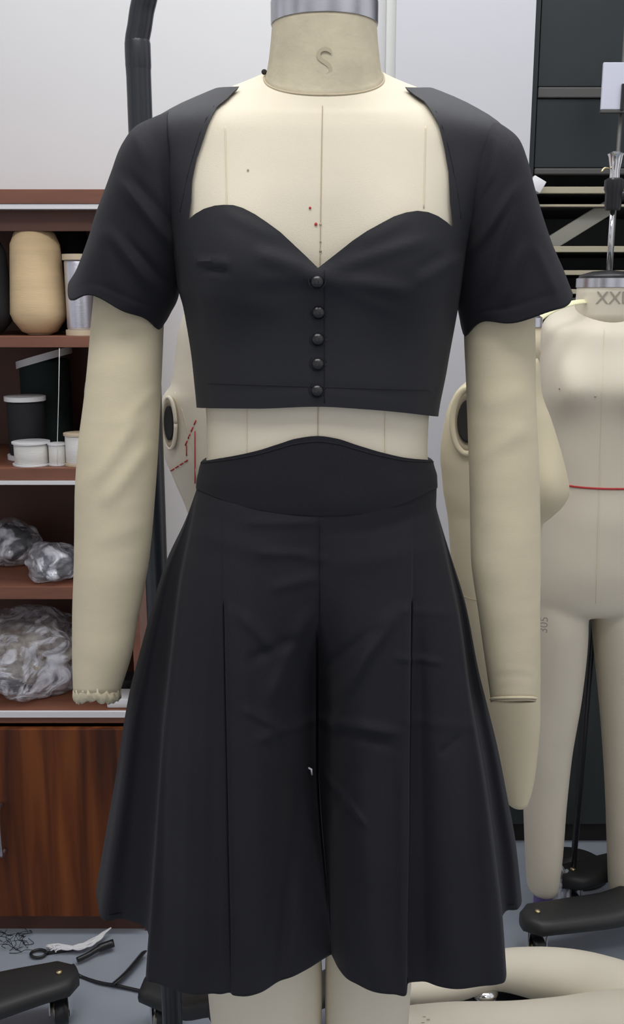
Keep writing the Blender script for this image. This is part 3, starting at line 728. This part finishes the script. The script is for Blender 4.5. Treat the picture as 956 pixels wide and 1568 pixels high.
def legmesh(side):
    """side -1: left in the photo. Loop: front centre > pleat > corner > fold > side > back > back centre > inner."""
    if side < 0:
        hem = [(510, -.104), (474, -.125), (430, -.148), (385, -.166), (357, -.169), (351, -.165), (330, -.168), (280, -.163), (236, -.150), (221, -.142), (224, -.10), (222, -.052), (185, -.032), (156, -.036), (146, -.01), (150, .06), (215, .125), (300, .150), (360, .12), (420, .15), (480, .10), (506, .03), (509, -.04)]
        top_th = [-90, -104, -118, -129, -135, -136, -140, -150, -160, -166, -168, -172, -176, -178, -180, -190, -210, -225, -240, -255, -269.5]
        sil = [(746, 303), (800, 284), (870, 254), (940, 234), (1020, 214), (1080, 200), (1220, 179), (1320, 163), (1420, 147)]
        EI = 14
    else:
        hem = [(507, -.100), (519, -.128), (535, -.148), (565, -.160), (600, -.168), (622, -.170), (627, -.150), (660, -.152), (715, -.158), (765, -.152), (782, -.142), (778, -.09), (770, -.045), (782, -.016), (802, -.012), (806, .02), (780, .10), (700, .150), (640, .12), (580, .15), (520, .10), (508, .03), (507, -.04)]
        top_th = [-90, -80, -68, -56, -49, -45, -43, -36, -27, -19, -14, -10, -6, -3, -1, 4, 25, 45, 60, 75, 89.5]
        sil = [(748, 658), (800, 674), (850, 690), (930, 715), (1030, 735), (1090, 750), (1150, 765), (1230, 781), (1300, 794), (1400, 805)]
        EI = 15
    ns = 10
    Hm = [Vector((P(x, 1500, Y).x if False else 0, Y, ZH)) for x, Y in hem]
    for q, (x, Y) in zip(Hm, hem):
        q.x = (x-478)/FPX*((Y-CY)*cp-(ZH-H)*sp)
    Tp = []
    for th in top_th:
        q, p = waist_pt(R(th), 1); Tp.append(wpt(R(th), p, OFFW-.0008))
    Tp[0].x = xcw-side*.0015; Tp[-1].x = xcw-side*.0015
    Tp += [Vector((Tp[0].x, .03, Tp[0].z)), Vector((Tp[0].x, -.03, Tp[0].z))]
    NL = len(Hm); assert NL == len(Tp), (NL, len(Tp))
    HH = crom(Hm+[Hm[0]], ns)[:-1]; 
    # top follows the true waist curve between landmarks
    TT = []
    for i in range(NL):
        for k in range(ns):
            u = k/ns
            if i < len(top_th)-1:
                th = top_th[i]+(top_th[i+1]-top_th[i])*u; q, p = waist_pt(R(th), 1); q = wpt(R(th), p, OFFW-.0008)
                if (q.x-xcw)*side < .0003 or th in (-90,): q.x = xcw-side*.0015
            else:
                q = Tp[i].lerp(Tp[(i+1) % NL], u)
            TT.append(q)
    NP = len(HH); sf = pchip([a for a, _ in sil], [b_ for _, b_ in sil])
    xt = TT[EI*ns].x; xh = HH[EI*ns].x
    clo = []
    for i in range(NP):
        u = i/ns
        if u >= len(top_th)-1: clo.append(1)
        else: clo.append(max(0, 1-u/2.6, 1-(len(top_th)-1-u)/2.0))
    loops, R_ = [], 170
    zs = sum(q.z for q in TT)/NP
    pl = 4 if side < 0 else 5                       # landmark index of the pleat
    for r_ in range(R_+1):
        t = r_/R_; zr = zs+(ZH-zs)*t; py0 = proj((0, 0, zr))[1]
        xo = P(sf(py0), py0, 0).x; wx = min(1, max(0, (xo-xt)/(xh-xt)))
        wy = wx**.8; tcz = sstep(1150, 1500, proj((0, -.08, zr))[1])
        lp = []
        for i in range(NP):
            c = clo[i]; c = c*c*(3-2*c); u = i/ns
            ww = wx*(1-c)+tcz*c; wyy = wy*(1-c)+wy*c
            q = TT[i].lerp(HH[i], ww); q.y = TT[i].y+(HH[i].y-TT[i].y)*wyy
            q.z = TT[i].z+(ZH-TT[i].z)*t
            py_f = proj((0, -.12, q.z))[1]
            # the cloth sinks in between the legs
            if u < 2.5: q.y += .034*sstep(900, 1130, py_f)*(1-sstep(1250, 1480, py_f)*.85)*math.exp(-(u/.95)**2)
            # pleat opens from the stitched end downwards
            g = sstep(925, 945, py_f)*(1-.8*sstep(1380, 1490, py_f))
            d = (u-pl)
            if -3 < d < 3:
                if side < 0: q.y += g*(.008*math.exp(-((d-.35)/.34)**2)-.003*math.exp(-((d+.5)/.5)**2))
                else: q.y += g*(.008*math.exp(-((d-.45)/.34)**2)-.003*math.exp(-((d+.5)/.6)**2))
            # early part: folds of the hem vanish towards the waist
            if q.y < -.02 and u < 13:
                px_, pyy = proj(q); q.y -= 1.35*ridge(px_, pyy, r_leg)
            if u < len(top_th)-1: q.y += .0016*noise.noise(q*9+Vector((0, 0, 5)))*t*2+.0012*noise.noise(Vector((q.x*30, q.y*30, q.z*7)))
            lp.append(q)
        loops.append(lp)
    # turn the hem edge inwards
    cen = sum(loops[-1], Vector())/NP
    for k in (1, 2, 3): loops.append([p+(cen-p).normalized()*.0015*k+Vector((0, 0, .004*(k-1))) for p in loops[R_]])
    return loopmesh(loops, False, False)
lgL = mesh('trouser_leg', *legmesh(-1), M['black'], sh)
lgR = mesh('trouser_leg', *legmesh(1), M['black'], sh)
hL, hR = caster(lgL), caster(lgR)
q = hL(476, 1179, .0)
if q is None: q = P(476, 1179, -.08)
# (small white tube standing in for light through the gap at the crotch)
tag(mesh('gap_glint', *tubed([P(473, 1176, q.y-.004), P(477, 1178, q.y-.007), P(478, 1186, q.y-.004)], .0012, 6), M['white'], sh))

# ================================================================ XXL MANNEQUIN
Y2 = .90
kX = [(470, 890, 972, -.055, .06, .4), (478, 872, 990, -.065, .07, .38), (488, 845, 1018, -.075, .08, .3), (500, 832, 1032, -.08, .088, .2), (530, 828, 1034, -.085, .095, .1),
      (600, 824, 1030, -.10, .10, 0), (660, 830, 1022, -.105, .10, 0), (733, 838, 1008, -.11, .10, 0), (790, 832, 1008, -.12, .105, 0), (850, 820, 1004, -.12, .12, 0), (900, 813, 997, -.108, .12, 0), (925, 813, 994, -.09, .10, 0), (935, 820, 985, -.06, .08, 0)]
b1, b2 = P(868, 597, Y2-.1), P(980, 597, Y2-.1)
XT = Torso(kX, Y2, 2.3, [(b1.x, b1.z, .062, .055, .05), (b2.x, b2.z, .062, .055, .05)])
xx = thing('dress_form', 'large full-length mannequin marked XXL on its neck, bare, at the right edge', 'mannequin', (P(925, 800, Y2).x, Y2, 0))
XB = join(loopmesh(XT.grid([470, 474, 478, 483, 488, 494, 500, 510, 520, 530]+list(range(540, 936, 8)), 90)),
  legloft([(880, 818, 899, .07, 0), (960, 812, 898, .09, 0), (1050, 808, 890, .085, 0), (1150, 804, 874, .075, .0), (1230, 803, 866, .066, .005), (1300, 805, 861, .06, .01), (1372, 808, 853, .045, .01)], Y2),
  legloft([(880, 908, 992, .07, 0), (960, 910, 994, .09, 0), (1050, 918, 996, .085, 0), (1150, 926, 994, .075, .0), (1230, 930, 990, .066, .005), (1300, 932, 984, .06, .01), (1388, 934, 978, .045, .01)], Y2))
def fuse(o, vox, it):
    a_ = o.modifiers.new('r', 'REMESH'); a_.mode = 'VOXEL'; a_.voxel_size = vox
    b_ = o.modifiers.new('s', 'SMOOTH'); b_.factor = .5; b_.iterations = it
    bpy.context.view_layer.update(); m_ = bpy.data.meshes.new_from_object(o.evaluated_get(bpy.context.evaluated_depsgraph_get()))
    o.modifiers.clear(); o.data = m_; m_.polygons.foreach_set('use_smooth', [True]*len(m_.polygons))
xbod = mesh('body', XB[0], XB[1], M['linen_old'], xx); fuse(xbod, .006, 10)
c = P(931, 440, Y2); rr = (P(979, 440, Y2).x-P(884, 440, Y2).x)/2
zc1 = P(931, 476, Y2).z
neckx = mesh('neck', *lathed([(rr*1.0, zc1-.02), (rr*1.0, zc1-.005), (rr*.97, c.z-.012), (rr*.97, c.z)], (c.x, Y2, 0), 48), M['linen_old'], xx)
mesh('neck_ring', *lathed([(rr-.003, c.z), (rr, c.z), (rr, c.z+.017), (rr-.003, c.z+.018)], (c.x, Y2, 0), 48), M['steel'], xx, ang=40)
mesh('neck_cap', *lathed([(rr-.003, c.z+.016), (rr*.9, c.z+.024), (rr*.5, c.z+.031), (.005, c.z+.033)], (c.x, Y2, 0), 40), M['plastic'], xx)
zr_top = P(931, 318, Y2).z
mesh('hanging_rod', *tubed([(c.x, Y2, c.z+.03), (c.x, Y2, zr_top+.02)], .0052, 14), M['chrome'], xx)
mesh('waist_tape', *surf_line(XT, lambda p: 0, 733, 733), M['red'], xx) if False else None
tape = [XT.pt(-math.pi/2+2*math.pi*j/60, 733)+Vector((math.cos(-math.pi/2+2*math.pi*j/60), math.sin(-math.pi/2+2*math.pi*j/60), 0))*.0008 for j in range(61)]
mesh('waist_tape', *tubed(tape, .0022, 6), M['red'], xx)
mesh('seam', *surf_line(XT, th_at(XT, lambda p: 925-(p-500)*.03), 480, 900, r=.0005), M['seam_soft'], xx)
for x, y in ((857, 595), (912, 607)):
    q = surf_at(XT, x, y); mesh('pin', *lathed([(.001, -.001), (.002, 0), (.001, .001)], q+Vector((0, -.001, 0)), 8, (0, -1, 0)), M['ink'], xx)
mesh('foot_cap', *lathed([(.022, 0), (.022, .03)], (P(834, 1372, Y2).x, Y2+.01, P(834, 1388, Y2).z), 24), M['purple'], xx, ang=40)
# yellow-white measuring tape over its shoulder
tg = crom([P(822, 492, Y2-.09), P(838, 480, Y2-.088), P(858, 470, Y2-.082), P(882, 463, Y2-.07), P(905, 462, Y2+.0), P(915, 470, Y2+.06)], 6)
tag(mesh('measuring_tape', *tubed(tg, .006, 10, True, .25), M['yellow_tape'], base=tg[0]), 'pale yellow measuring tape over the shoulder of the XXL mannequin', 'tape')
# lettering helper: flat text wrapped on a cylinder of radius r about (cx,cy)
def letter(name, txt, size, cx, cy, r, zc_, px_mid, m_, parent, vert=False, thick=.0004):
    cu = bpy.data.curves.new('t', 'FONT'); cu.body = txt; cu.size = size; cu.align_x = 'CENTER'; cu.align_y = 'CENTER'; cu.extrude = thick
    o = bpy.data.objects.new('t', cu); C.objects.link(o); bpy.context.view_layer.update()
    me = bpy.data.meshes.new_from_object(o.evaluated_get(bpy.context.evaluated_depsgraph_get())); bpy.data.objects.remove(o)
    bm = bmesh.new(); bm.from_mesh(me); bmesh.ops.subdivide_edges(bm, edges=[e for e in bm.edges if e.calc_length() > size*.1], cuts=3)
    bmesh.ops.triangulate(bm, faces=bm.faces)
    vs = []
    bm.verts.index_update()
    for v in bm.verts:
        x, y, dd = v.co.x, v.co.y, v.co.z
        if vert: x, y = -y, x
        a = x/r+px_mid; vs.append(Vector((cx+(r+dd+thick*.6)*math.sin(a), cy-(r+dd+thick*.6)*math.cos(a), zc_+y)))
    fs = [tuple(w_.index for w_ in f_.verts) for f_ in bm.faces]; bm.free()
    return mesh(name, vs, fs, m_, parent, smooth=False)
letter('size_mark', 'XXL', .034, c.x, Y2, rr*.985, P(925, 457, Y2-rr).z, -.1, M['ink'], xx)
letter('size_mark', 'S', .040, xcn, -.002, rn*1.0, P(494, 97, -.06).z, -.01, M['ink_soft'], nk)
qv = P(836, 955, Y2-.08)
letter('stamp_mark', '305', .024, qv.x+.02, Y2, .093, P(836, 957, Y2-.09).z, -.28, M['ink'], xx, True)
# XXL stand
sc = Vector((.86, .86, 0))
xs = thing('mannequin_stand', 'black cast stand with casters under the XXL mannequin, clamp at its rod', 'stand', sc)
hub(xs, sc)
t1, t2 = F(800, 1408, .1), F(858, 1345, .1)
stand_leg(xs, sc, (t1.x, t1.y, 0), .05, .046, curve=-.0)
stand_leg(xs, sc, sc+Vector((.25, .2, 0))); stand_leg(xs, sc, sc+Vector((.22, -.28, 0)))
mesh('pole', *tubed([sc+Vector((0, 0, .24)), sc+Vector((0, 0, 1.75))], .0165, 18), M['pole'], xs, ang=40)
zk = P(931, 300, Y2).z
mesh('arm', *tubed(crom([(c.x+.0, Y2, zk), (c.x+.03, Y2, zk), (c.x+.14, Y2-.01, zk-.008), (sc.x, sc.y, zk-.01)], 6), .010, 14), M['plastic'], xs)
mesh('clamp', *lathed([(.014, P(931, 322, Y2).z), (.016, P(931, 318, Y2).z), (.016, P(931, 296, Y2).z), (.019, P(931, 290, Y2).z), (.019, P(931, 276, Y2).z), (.014, P(931, 273, Y2).z)], (c.x, Y2, 0), 24), M['plastic'], xs, ang=40)
mesh('knob', *lathed([(.010, P(931, 273, Y2).z), (.0095, P(931, 262, Y2).z), (.014, P(931, 240, Y2).z), (.0165, P(931, 236, Y2).z), (.012, P(931, 233, Y2).z)], (c.x, Y2, 0), 20), M['chrome'], xs, ang=40)
mesh('lever', *tubed(crom([(c.x-.012, Y2, P(931, 258, Y2).z), (c.x-.022, Y2-.004, P(931, 258, Y2).z), (c.x-.028, Y2-.006, P(931, 264, Y2).z)], 5), .002, 8), M['brass'], xs)
# second stand behind it
s2 = Vector((1.02, 1.12, 0))
rs_ = thing('stand_base', 'black cast stand foot behind the XXL mannequin, with slim upright rod', 'stand', s2)
hub(rs_, s2); stand_leg(rs_, s2, (t2.x, t2.y, 0), .034, .042)
stand_leg(rs_, s2, s2+Vector((.3, -.02, 0)))
q = F(876, 1338, .12)
mesh('rod', *tubed([(q.x+.012, q.y+.03, .11), (q.x+.03, q.y+.03, 1.2)], .006, 12), M['pole'], rs_)
# sign post with card
ps = P(949, 200, 1.12)
sp_ = thing('sign_post', 'slim grey post holding a pale lavender card, top right', 'sign', (ps.x, 1.12, 0))
mesh('post', *tubed([(ps.x, 1.12, .02), (ps.x, 1.12, 2.2)], .0045, 12), M['greyband'], sp_)
mesh('foot', *lathed([(.03, 0), (.09, .002), (.09, .012), (.02, .03), (.0045, .04)], (ps.x, 1.12, 0), 32), M['cast'], sp_)
ca, cb = P(920, 168, 1.11), P(978, 96, 1.11)
mesh('card', *boxr(ca.x, cb.x, 1.106, 1.114, ca.z, cb.z, .001), M['card'], sp_, False)
mesh('card_rail', *boxr(ca.x-.001, cb.x+.001, 1.104, 1.116, ca.z-.007, ca.z-.0005, .001), M['greyband'], sp_, False)
mesh('clip', *boxr(P(952, 150, 1.1).x, P(957, 150, 1.1).x, 1.100, 1.106, P(950, 168, 1.1).z, P(950, 128, 1.1).z), M['plastic'], sp_, False)

# ================================================================ THREE-QUARTER FORM behind the right arm
Y3 = .50
kT = [(545, 762, 824, -.04, .05, .1), (560, 755, 826, -.045, .055, .1), (578, 728, 827, -.05, .06, .1), (600, 700, 829, -.055, .065, 0), (640, 683, 843, -.06, .07, 0), (700, 675, 861, -.065, .07, 0),
      (735, 678, 869, -.066, .07, 0), (750, 679, 871, -.066, .07, 0), (768, 682, 864, -.065, .07, 0), (790, 686, 842, -.06, .07, 0), (800, 687, 830, -.06, .07, 0), (860, 692, 826, -.06, .07, 0), (920, 703, 826, -.065, .075, 0), (1000, 722, 826, -.07, .08, 0),
      (1090, 744, 826, -.06, .07, 0), (1150, 758, 822, -.05, .055, 0), (1200, 769, 815, -.042, .05, 0), (1228, 775, 806, -.035, .04, 0)]
bq = P(838, 745, Y3-.04)
TT3 = Torso(kT, Y3, 2.1, [(bq.x, bq.z, .035, .045, .02)])
tq = thing('dress_form', 'yellowish side-turned mannequin torso between the right cloth arm and XXL mannequin', 'mannequin', (P(770, 800, Y3).x, Y3, 0))
mesh('body', *loopmesh(TT3.grid(list(range(545, 1229, 7)), 72)), M['linen_yellow'], tq)
mesh('hip_seam', *tubed([TT3.pt(-math.pi/2+2*math.pi*j/60, 905)+Vector((0, -.0005, 0)) for j in range(61)], .0008, 6), M['seam'], tq)
def armhole(T, px, py, rx, rz, tilt, root_, m_):
    q = P(px, py, T.Y0-.055); nrm = Vector((math.sin(tilt), -math.cos(tilt), 0)); s_ = Vector((math.cos(tilt), math.sin(tilt), 0))
    rim = [q+s_*rx*math.cos(a)+Vector((0, 0, rz*math.sin(a))) for a in [2*math.pi*k/40 for k in range(41)]]
    mesh('armhole_rim', *tubed(rim, min(.006, rx*.2), 10), m_, root_)
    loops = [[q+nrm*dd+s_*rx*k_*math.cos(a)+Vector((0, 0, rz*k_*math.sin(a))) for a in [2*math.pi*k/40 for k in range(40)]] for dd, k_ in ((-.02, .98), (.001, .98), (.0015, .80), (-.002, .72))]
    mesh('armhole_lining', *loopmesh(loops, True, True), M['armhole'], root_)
    loops = [[q+nrm*dd+s_*rx*k_*math.cos(a)+Vector((0, 0, rz*k_*math.sin(a))) for a in [2*math.pi*k/40 for k in range(40)]] for dd, k_ in ((-.01, .66), (.002, .66), (.001, .55))]
    mesh('armhole_shade_disc', *loopmesh(loops, True, True), M['dark'], root_)  # dark disc: the shade inside the open armhole put into its colour
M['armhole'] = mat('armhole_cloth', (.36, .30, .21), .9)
armhole(TT3, 717, 645, .026, .052, -.5, tq, M['linen_yellow'])
cn3 = P(793, 500, Y3); rn3 = (P(829, 500, Y3).x-P(757, 500, Y3).x)/2
mesh('neck', *lathed([(rn3*1.0, P(793, 560, Y3).z), (rn3*.98, cn3.z)], (cn3.x, Y3, 0), 40), M['linen_yellow'], tq)
mesh('neck_ring', *lathed([(rn3, cn3.z), (rn3+.001, cn3.z), (rn3+.001, cn3.z+.014), (rn3*.8, cn3.z+.02)], (cn3.x, Y3, 0), 40), M['steel'], tq, ang=40)
mesh('orange_mark', *tubed([P(818, 548, Y3-.012), P(822, 546, Y3-.010), P(826, 541, Y3-.002)], .003, 8), M['orange'], tq)
pc = P(585, 1000, Y3+.02)
pz = P(735, 985, Y3)
mesh('pole', *tubed(crom([(pc.x, Y3+.01, .06), (pc.x, Y3+.01, pz.z-.2), (pc.x, Y3+.01, pz.z-.05), (pc.x+.03, Y3+.01, pz.z), (pz.x+.04, Y3+.01, pz.z)], 6), .012, 14), M['pole'], tq)
mesh('pole_base', *lathed([(.038, .0), (.042, .01), (.038, .03), (.03, .05), (.016, .08)], (pc.x, Y3+.01, 0), 40), M['cast'], tq)

# ================================================================ LEFT FORM behind the main body
Y4 = .46
kL = [(430, 305, 400, -.045, .05, 0), (470, 286, 400, -.05, .055, 0), (510, 273, 402, -.055, .06, 0), (560, 267, 404, -.06, .065, 0), (590, 262, 405, -.065, .065, 0), (606, 250, 405, -.065, .065, 0), (640, 246, 405, -.065, .065, 0), (690, 251, 402, -.065, .065, 0),
      (730, 266, 398, -.06, .06, 0), (780, 287, 392, -.055, .06, 0), (830, 300, 388, -.055, .06, 0), (900, 300, 400, -.06, .07, 0), (1000, 280, 410, -.07, .08, 0)]
LT = Torso(kL, Y4, 2.2)
lf = thing('dress_form', 'pale mannequin torso with red dashed lines, behind the black stand pole', 'mannequin', (P(325, 800, Y4).x, Y4, 0))
mesh('body', *loopmesh(LT.grid(list(range(430, 1001, 8)), 72)), M['linen_pink'], lf)
armhole(LT, 259, 648, .0135, .040, -.6, lf, M['linen_pink'])
hl = None
def lft(x, y): 
    q = surf_at(LT, x, y); return q+Vector((-.0003, -.0008, 0))
for a, b_ in (((262, 721), (290, 703)), ((284, 682), (302, 640)),):
    for k in range(4):
        u0, u1 = k/4, k/4+.17
        mesh('red_dash', *tubed([lft(a[0]+(b_[0]-a[0])*u, a[1]+(b_[1]-a[1])*u) for u in (u0, (u0+u1)/2, u1)], .0011, 6), M['red'], lf)
mesh('red_line', *tubed([lft(299, y) for y in range(660, 750, 10)], .0009, 6), M['red'], lf)
mesh('red_line', *tubed([lft(286, y) for y in range(682, 702, 4)], .0009, 6), M['red'], lf)
mesh('seam', *tubed([lft(x, y) for x, y in ((268, 600), (280, 630), (291, 670), (300, 720), (306, 770))], .0007, 6), M['seam_soft'], lf)
pc = P(345, 1000, Y4)
mesh('pole', *tubed([(pc.x, Y4, .06), (pc.x, Y4, P(345, 980, Y4).z)], .012, 14), M['pole'], lf)
hub(lf, (pc.x, Y4, 0), .045)
tp0 = F(228, 1500, .1)
stand_leg(lf, (pc.x, Y4, 0), (tp0.x, tp0.y, 0), .034, .046)
stand_leg(lf, (pc.x, Y4, 0), (pc.x+.27, Y4+.17, 0), .034, .046)

# ================================================================ LYING LEGS on the floor
def fl(px, py, r): return F(px, py, r)
M['linen_floor'] = mat('linen_bright', (.80, .74, .60), .8, noise_amt=.06, nscale=6)
ly = thing('lying_mannequin', 'pair of cream mannequin legs lying on the floor at bottom right', 'mannequin', (.55, .55, 0))
def legpath(cs):
    pts = [F(x, y, z) for x, y, z, r in cs]; rr_ = [r for *_, r in cs]; f_ = pchip(range(len(cs)), rr_)
    P_ = crom(pts, 8); return tubed(P_, [f_(i/8) for i in range(len(P_))], 32)
lyA = legpath([(604, 1521, .045, .022), (640, 1519, .045, .026), (700, 1510, .05, .028), (755, 1487, .06, .038), (820, 1490, .065, .050), (890, 1504, .068, .060), (960, 1534, .075, .072), (1030, 1568, .08, .078)])
lyB = legpath([(617, 1586, .055, .050), (650, 1585, .055, .053), (700, 1582, .055, .054), (780, 1582, .056, .055), (860, 1580, .06, .060), (940, 1578, .072, .070), (1010, 1585, .08, .078), (1060, 1590, .085, .07)])
mesh('leg', *lyA, M['linen_floor'], ly); mesh('leg', *lyB, M['linen_floor'], ly)
for x, y in ((650, 1557), (656, 1561), (648, 1566), (718, 1549)):
    q = F(x, y, .1); mesh('ink_mark', *boxd(F(x, y, .1062), (.006, .0015, .001)), M['ink_soft'], ly, False)
q = F(743, 1528, .02)
jf = thing('joint_fitting', 'small chrome joint fitting on a black plate between the lying legs', 'fitting', (q.x, q.y, 0))
mesh('plate', *boxr(q.x-.05, q.x+.12, q.y-.02, q.y+.03, .0, .012, .002), M['plastic'], jf, False)
mesh('chrome_cup', *lathed([(.02, .012), (.026, .02), (.026, .035), (.018, .042), (.008, .044)], (q.x, q.y, 0), 28), M['chrome'], jf)

# ================================================================ SMALL THINGS ON THE FLOOR
def F0(px, py, z=.004): return F(px, py, z)
sc_ = thing('scissors', 'black-handled scissors lying on the floor beneath the bookcase doors', 'scissors', F0(60, 1460, 0))
def ring(px, py, rx, ry, th, z=.006):
    c_ = F0(px, py, z); return tubed([c_+Vector((rx*math.cos(a), ry*math.sin(a), 0)) for a in [2*math.pi*k/24 for k in range(25)]], th, 8)
mesh('finger_ring', *ring(59, 1460, .017, .013, .003), M['plastic'], sc_)
mesh('blade', *tubed([F0(68, 1460), F0(100, 1455), F0(116, 1452)], [.004, .004, .003], 8), M['plastic'], sc_)
cd = thing('white_cord', 'frayed white cord bundle lying over the scissors on the floor', 'cord', F0(110, 1447, 0))
for k in range(11):
    o_ = (k-5)*.75; w_ = lambda: random.uniform(-2.6, 2.6)
    mesh('strand', *tubed(crom([F0(70+k*1.5, 1453+o_+w_(), .010), F0(88, 1449+o_+w_(), .014), F0(104, 1451+o_*.8+w_(), .013), F0(122, 1449+o_+w_(), .014), F0(140, 1443+o_+w_(), .014), F0(155, 1434+o_*.8+w_(), .018), F0(170-k*.8, 1423+o_*.6, .02)], 6), .0016, 6), M['white'], cd)
hd = [F0(118, 1470, .012), F0(135, 1462, .014), F0(152, 1452, .016), F0(174, 1444, .018)]
tag(mesh('screwdriver', *tubed(crom(hd, 6), [.006]*12+[.009]*7, 12), M['plastic'], base=hd[0]), 'black handled tool lying beside the white cord on the floor', 'tool')
cbp = crom([F0(112, 1478, .05), F0(120, 1493, .006), F0(150, 1504, .005), F0(178, 1509, .006), F0(200, 1514, .005), F0(228, 1520, .005)], 8)
tag(mesh('cable', *tubed(cbp, .0035, 8), M['plastic'], base=cbp[0]), 'thin black cable looping across the floor at bottom left', 'cable')
stp = crom([F0(172, 1508, .008), F0(185, 1497, .012), F0(200, 1482, .012), F0(220, 1458, .012)], 6)
tag(mesh('strap', *tubed(stp, .011, 10, True, .3), M['plastic'], base=stp[0]), 'short black strap crossing the cable beside the shorts hem', 'strap')
vv, ff = [], []
for k in range(26):
    a_ = F0(random.uniform(-12, 45), random.uniform(1428, 1462), .003); prev = a_; pts = [a_]
    for _ in range(4): prev = prev+Vector((random.uniform(-.02, .02), random.uniform(-.012, .012), random.uniform(-.002, .008))); prev.z = max(.002, prev.z); pts.append(prev)
    v_, f_ = tubed(crom(pts, 3), .0007, 4); k0 = len(vv); vv += v_; ff += [tuple(i+k0 for i in q_) for q_ in f_]
tag(mesh('thread_tangle', vv, ff, M['black_thread'], base=F0(20, 1445, 0)), 'tangle of loose black threads on the floor by the left edge', 'threads', kind='stuff')
q = F(912, 1323, 0)
tag(mesh('paper_sheet', *boxr(q.x-.045, q.x+.06, q.y-.035, q.y+.035, .0005, .003), M['card'], base=q, smooth=False), 'pale lavender sheet lying on the floor behind the XXL mannequin legs', 'paper')
q = F(858, 1385, 0)
bg_ = bag('plastic_bag', 'crumpled pale plastic bag on the floor by the XXL mannequin foot', 857, 1350, q.y-.03, 30, 90, .0005, M['film_thin'], None, 9, .025)
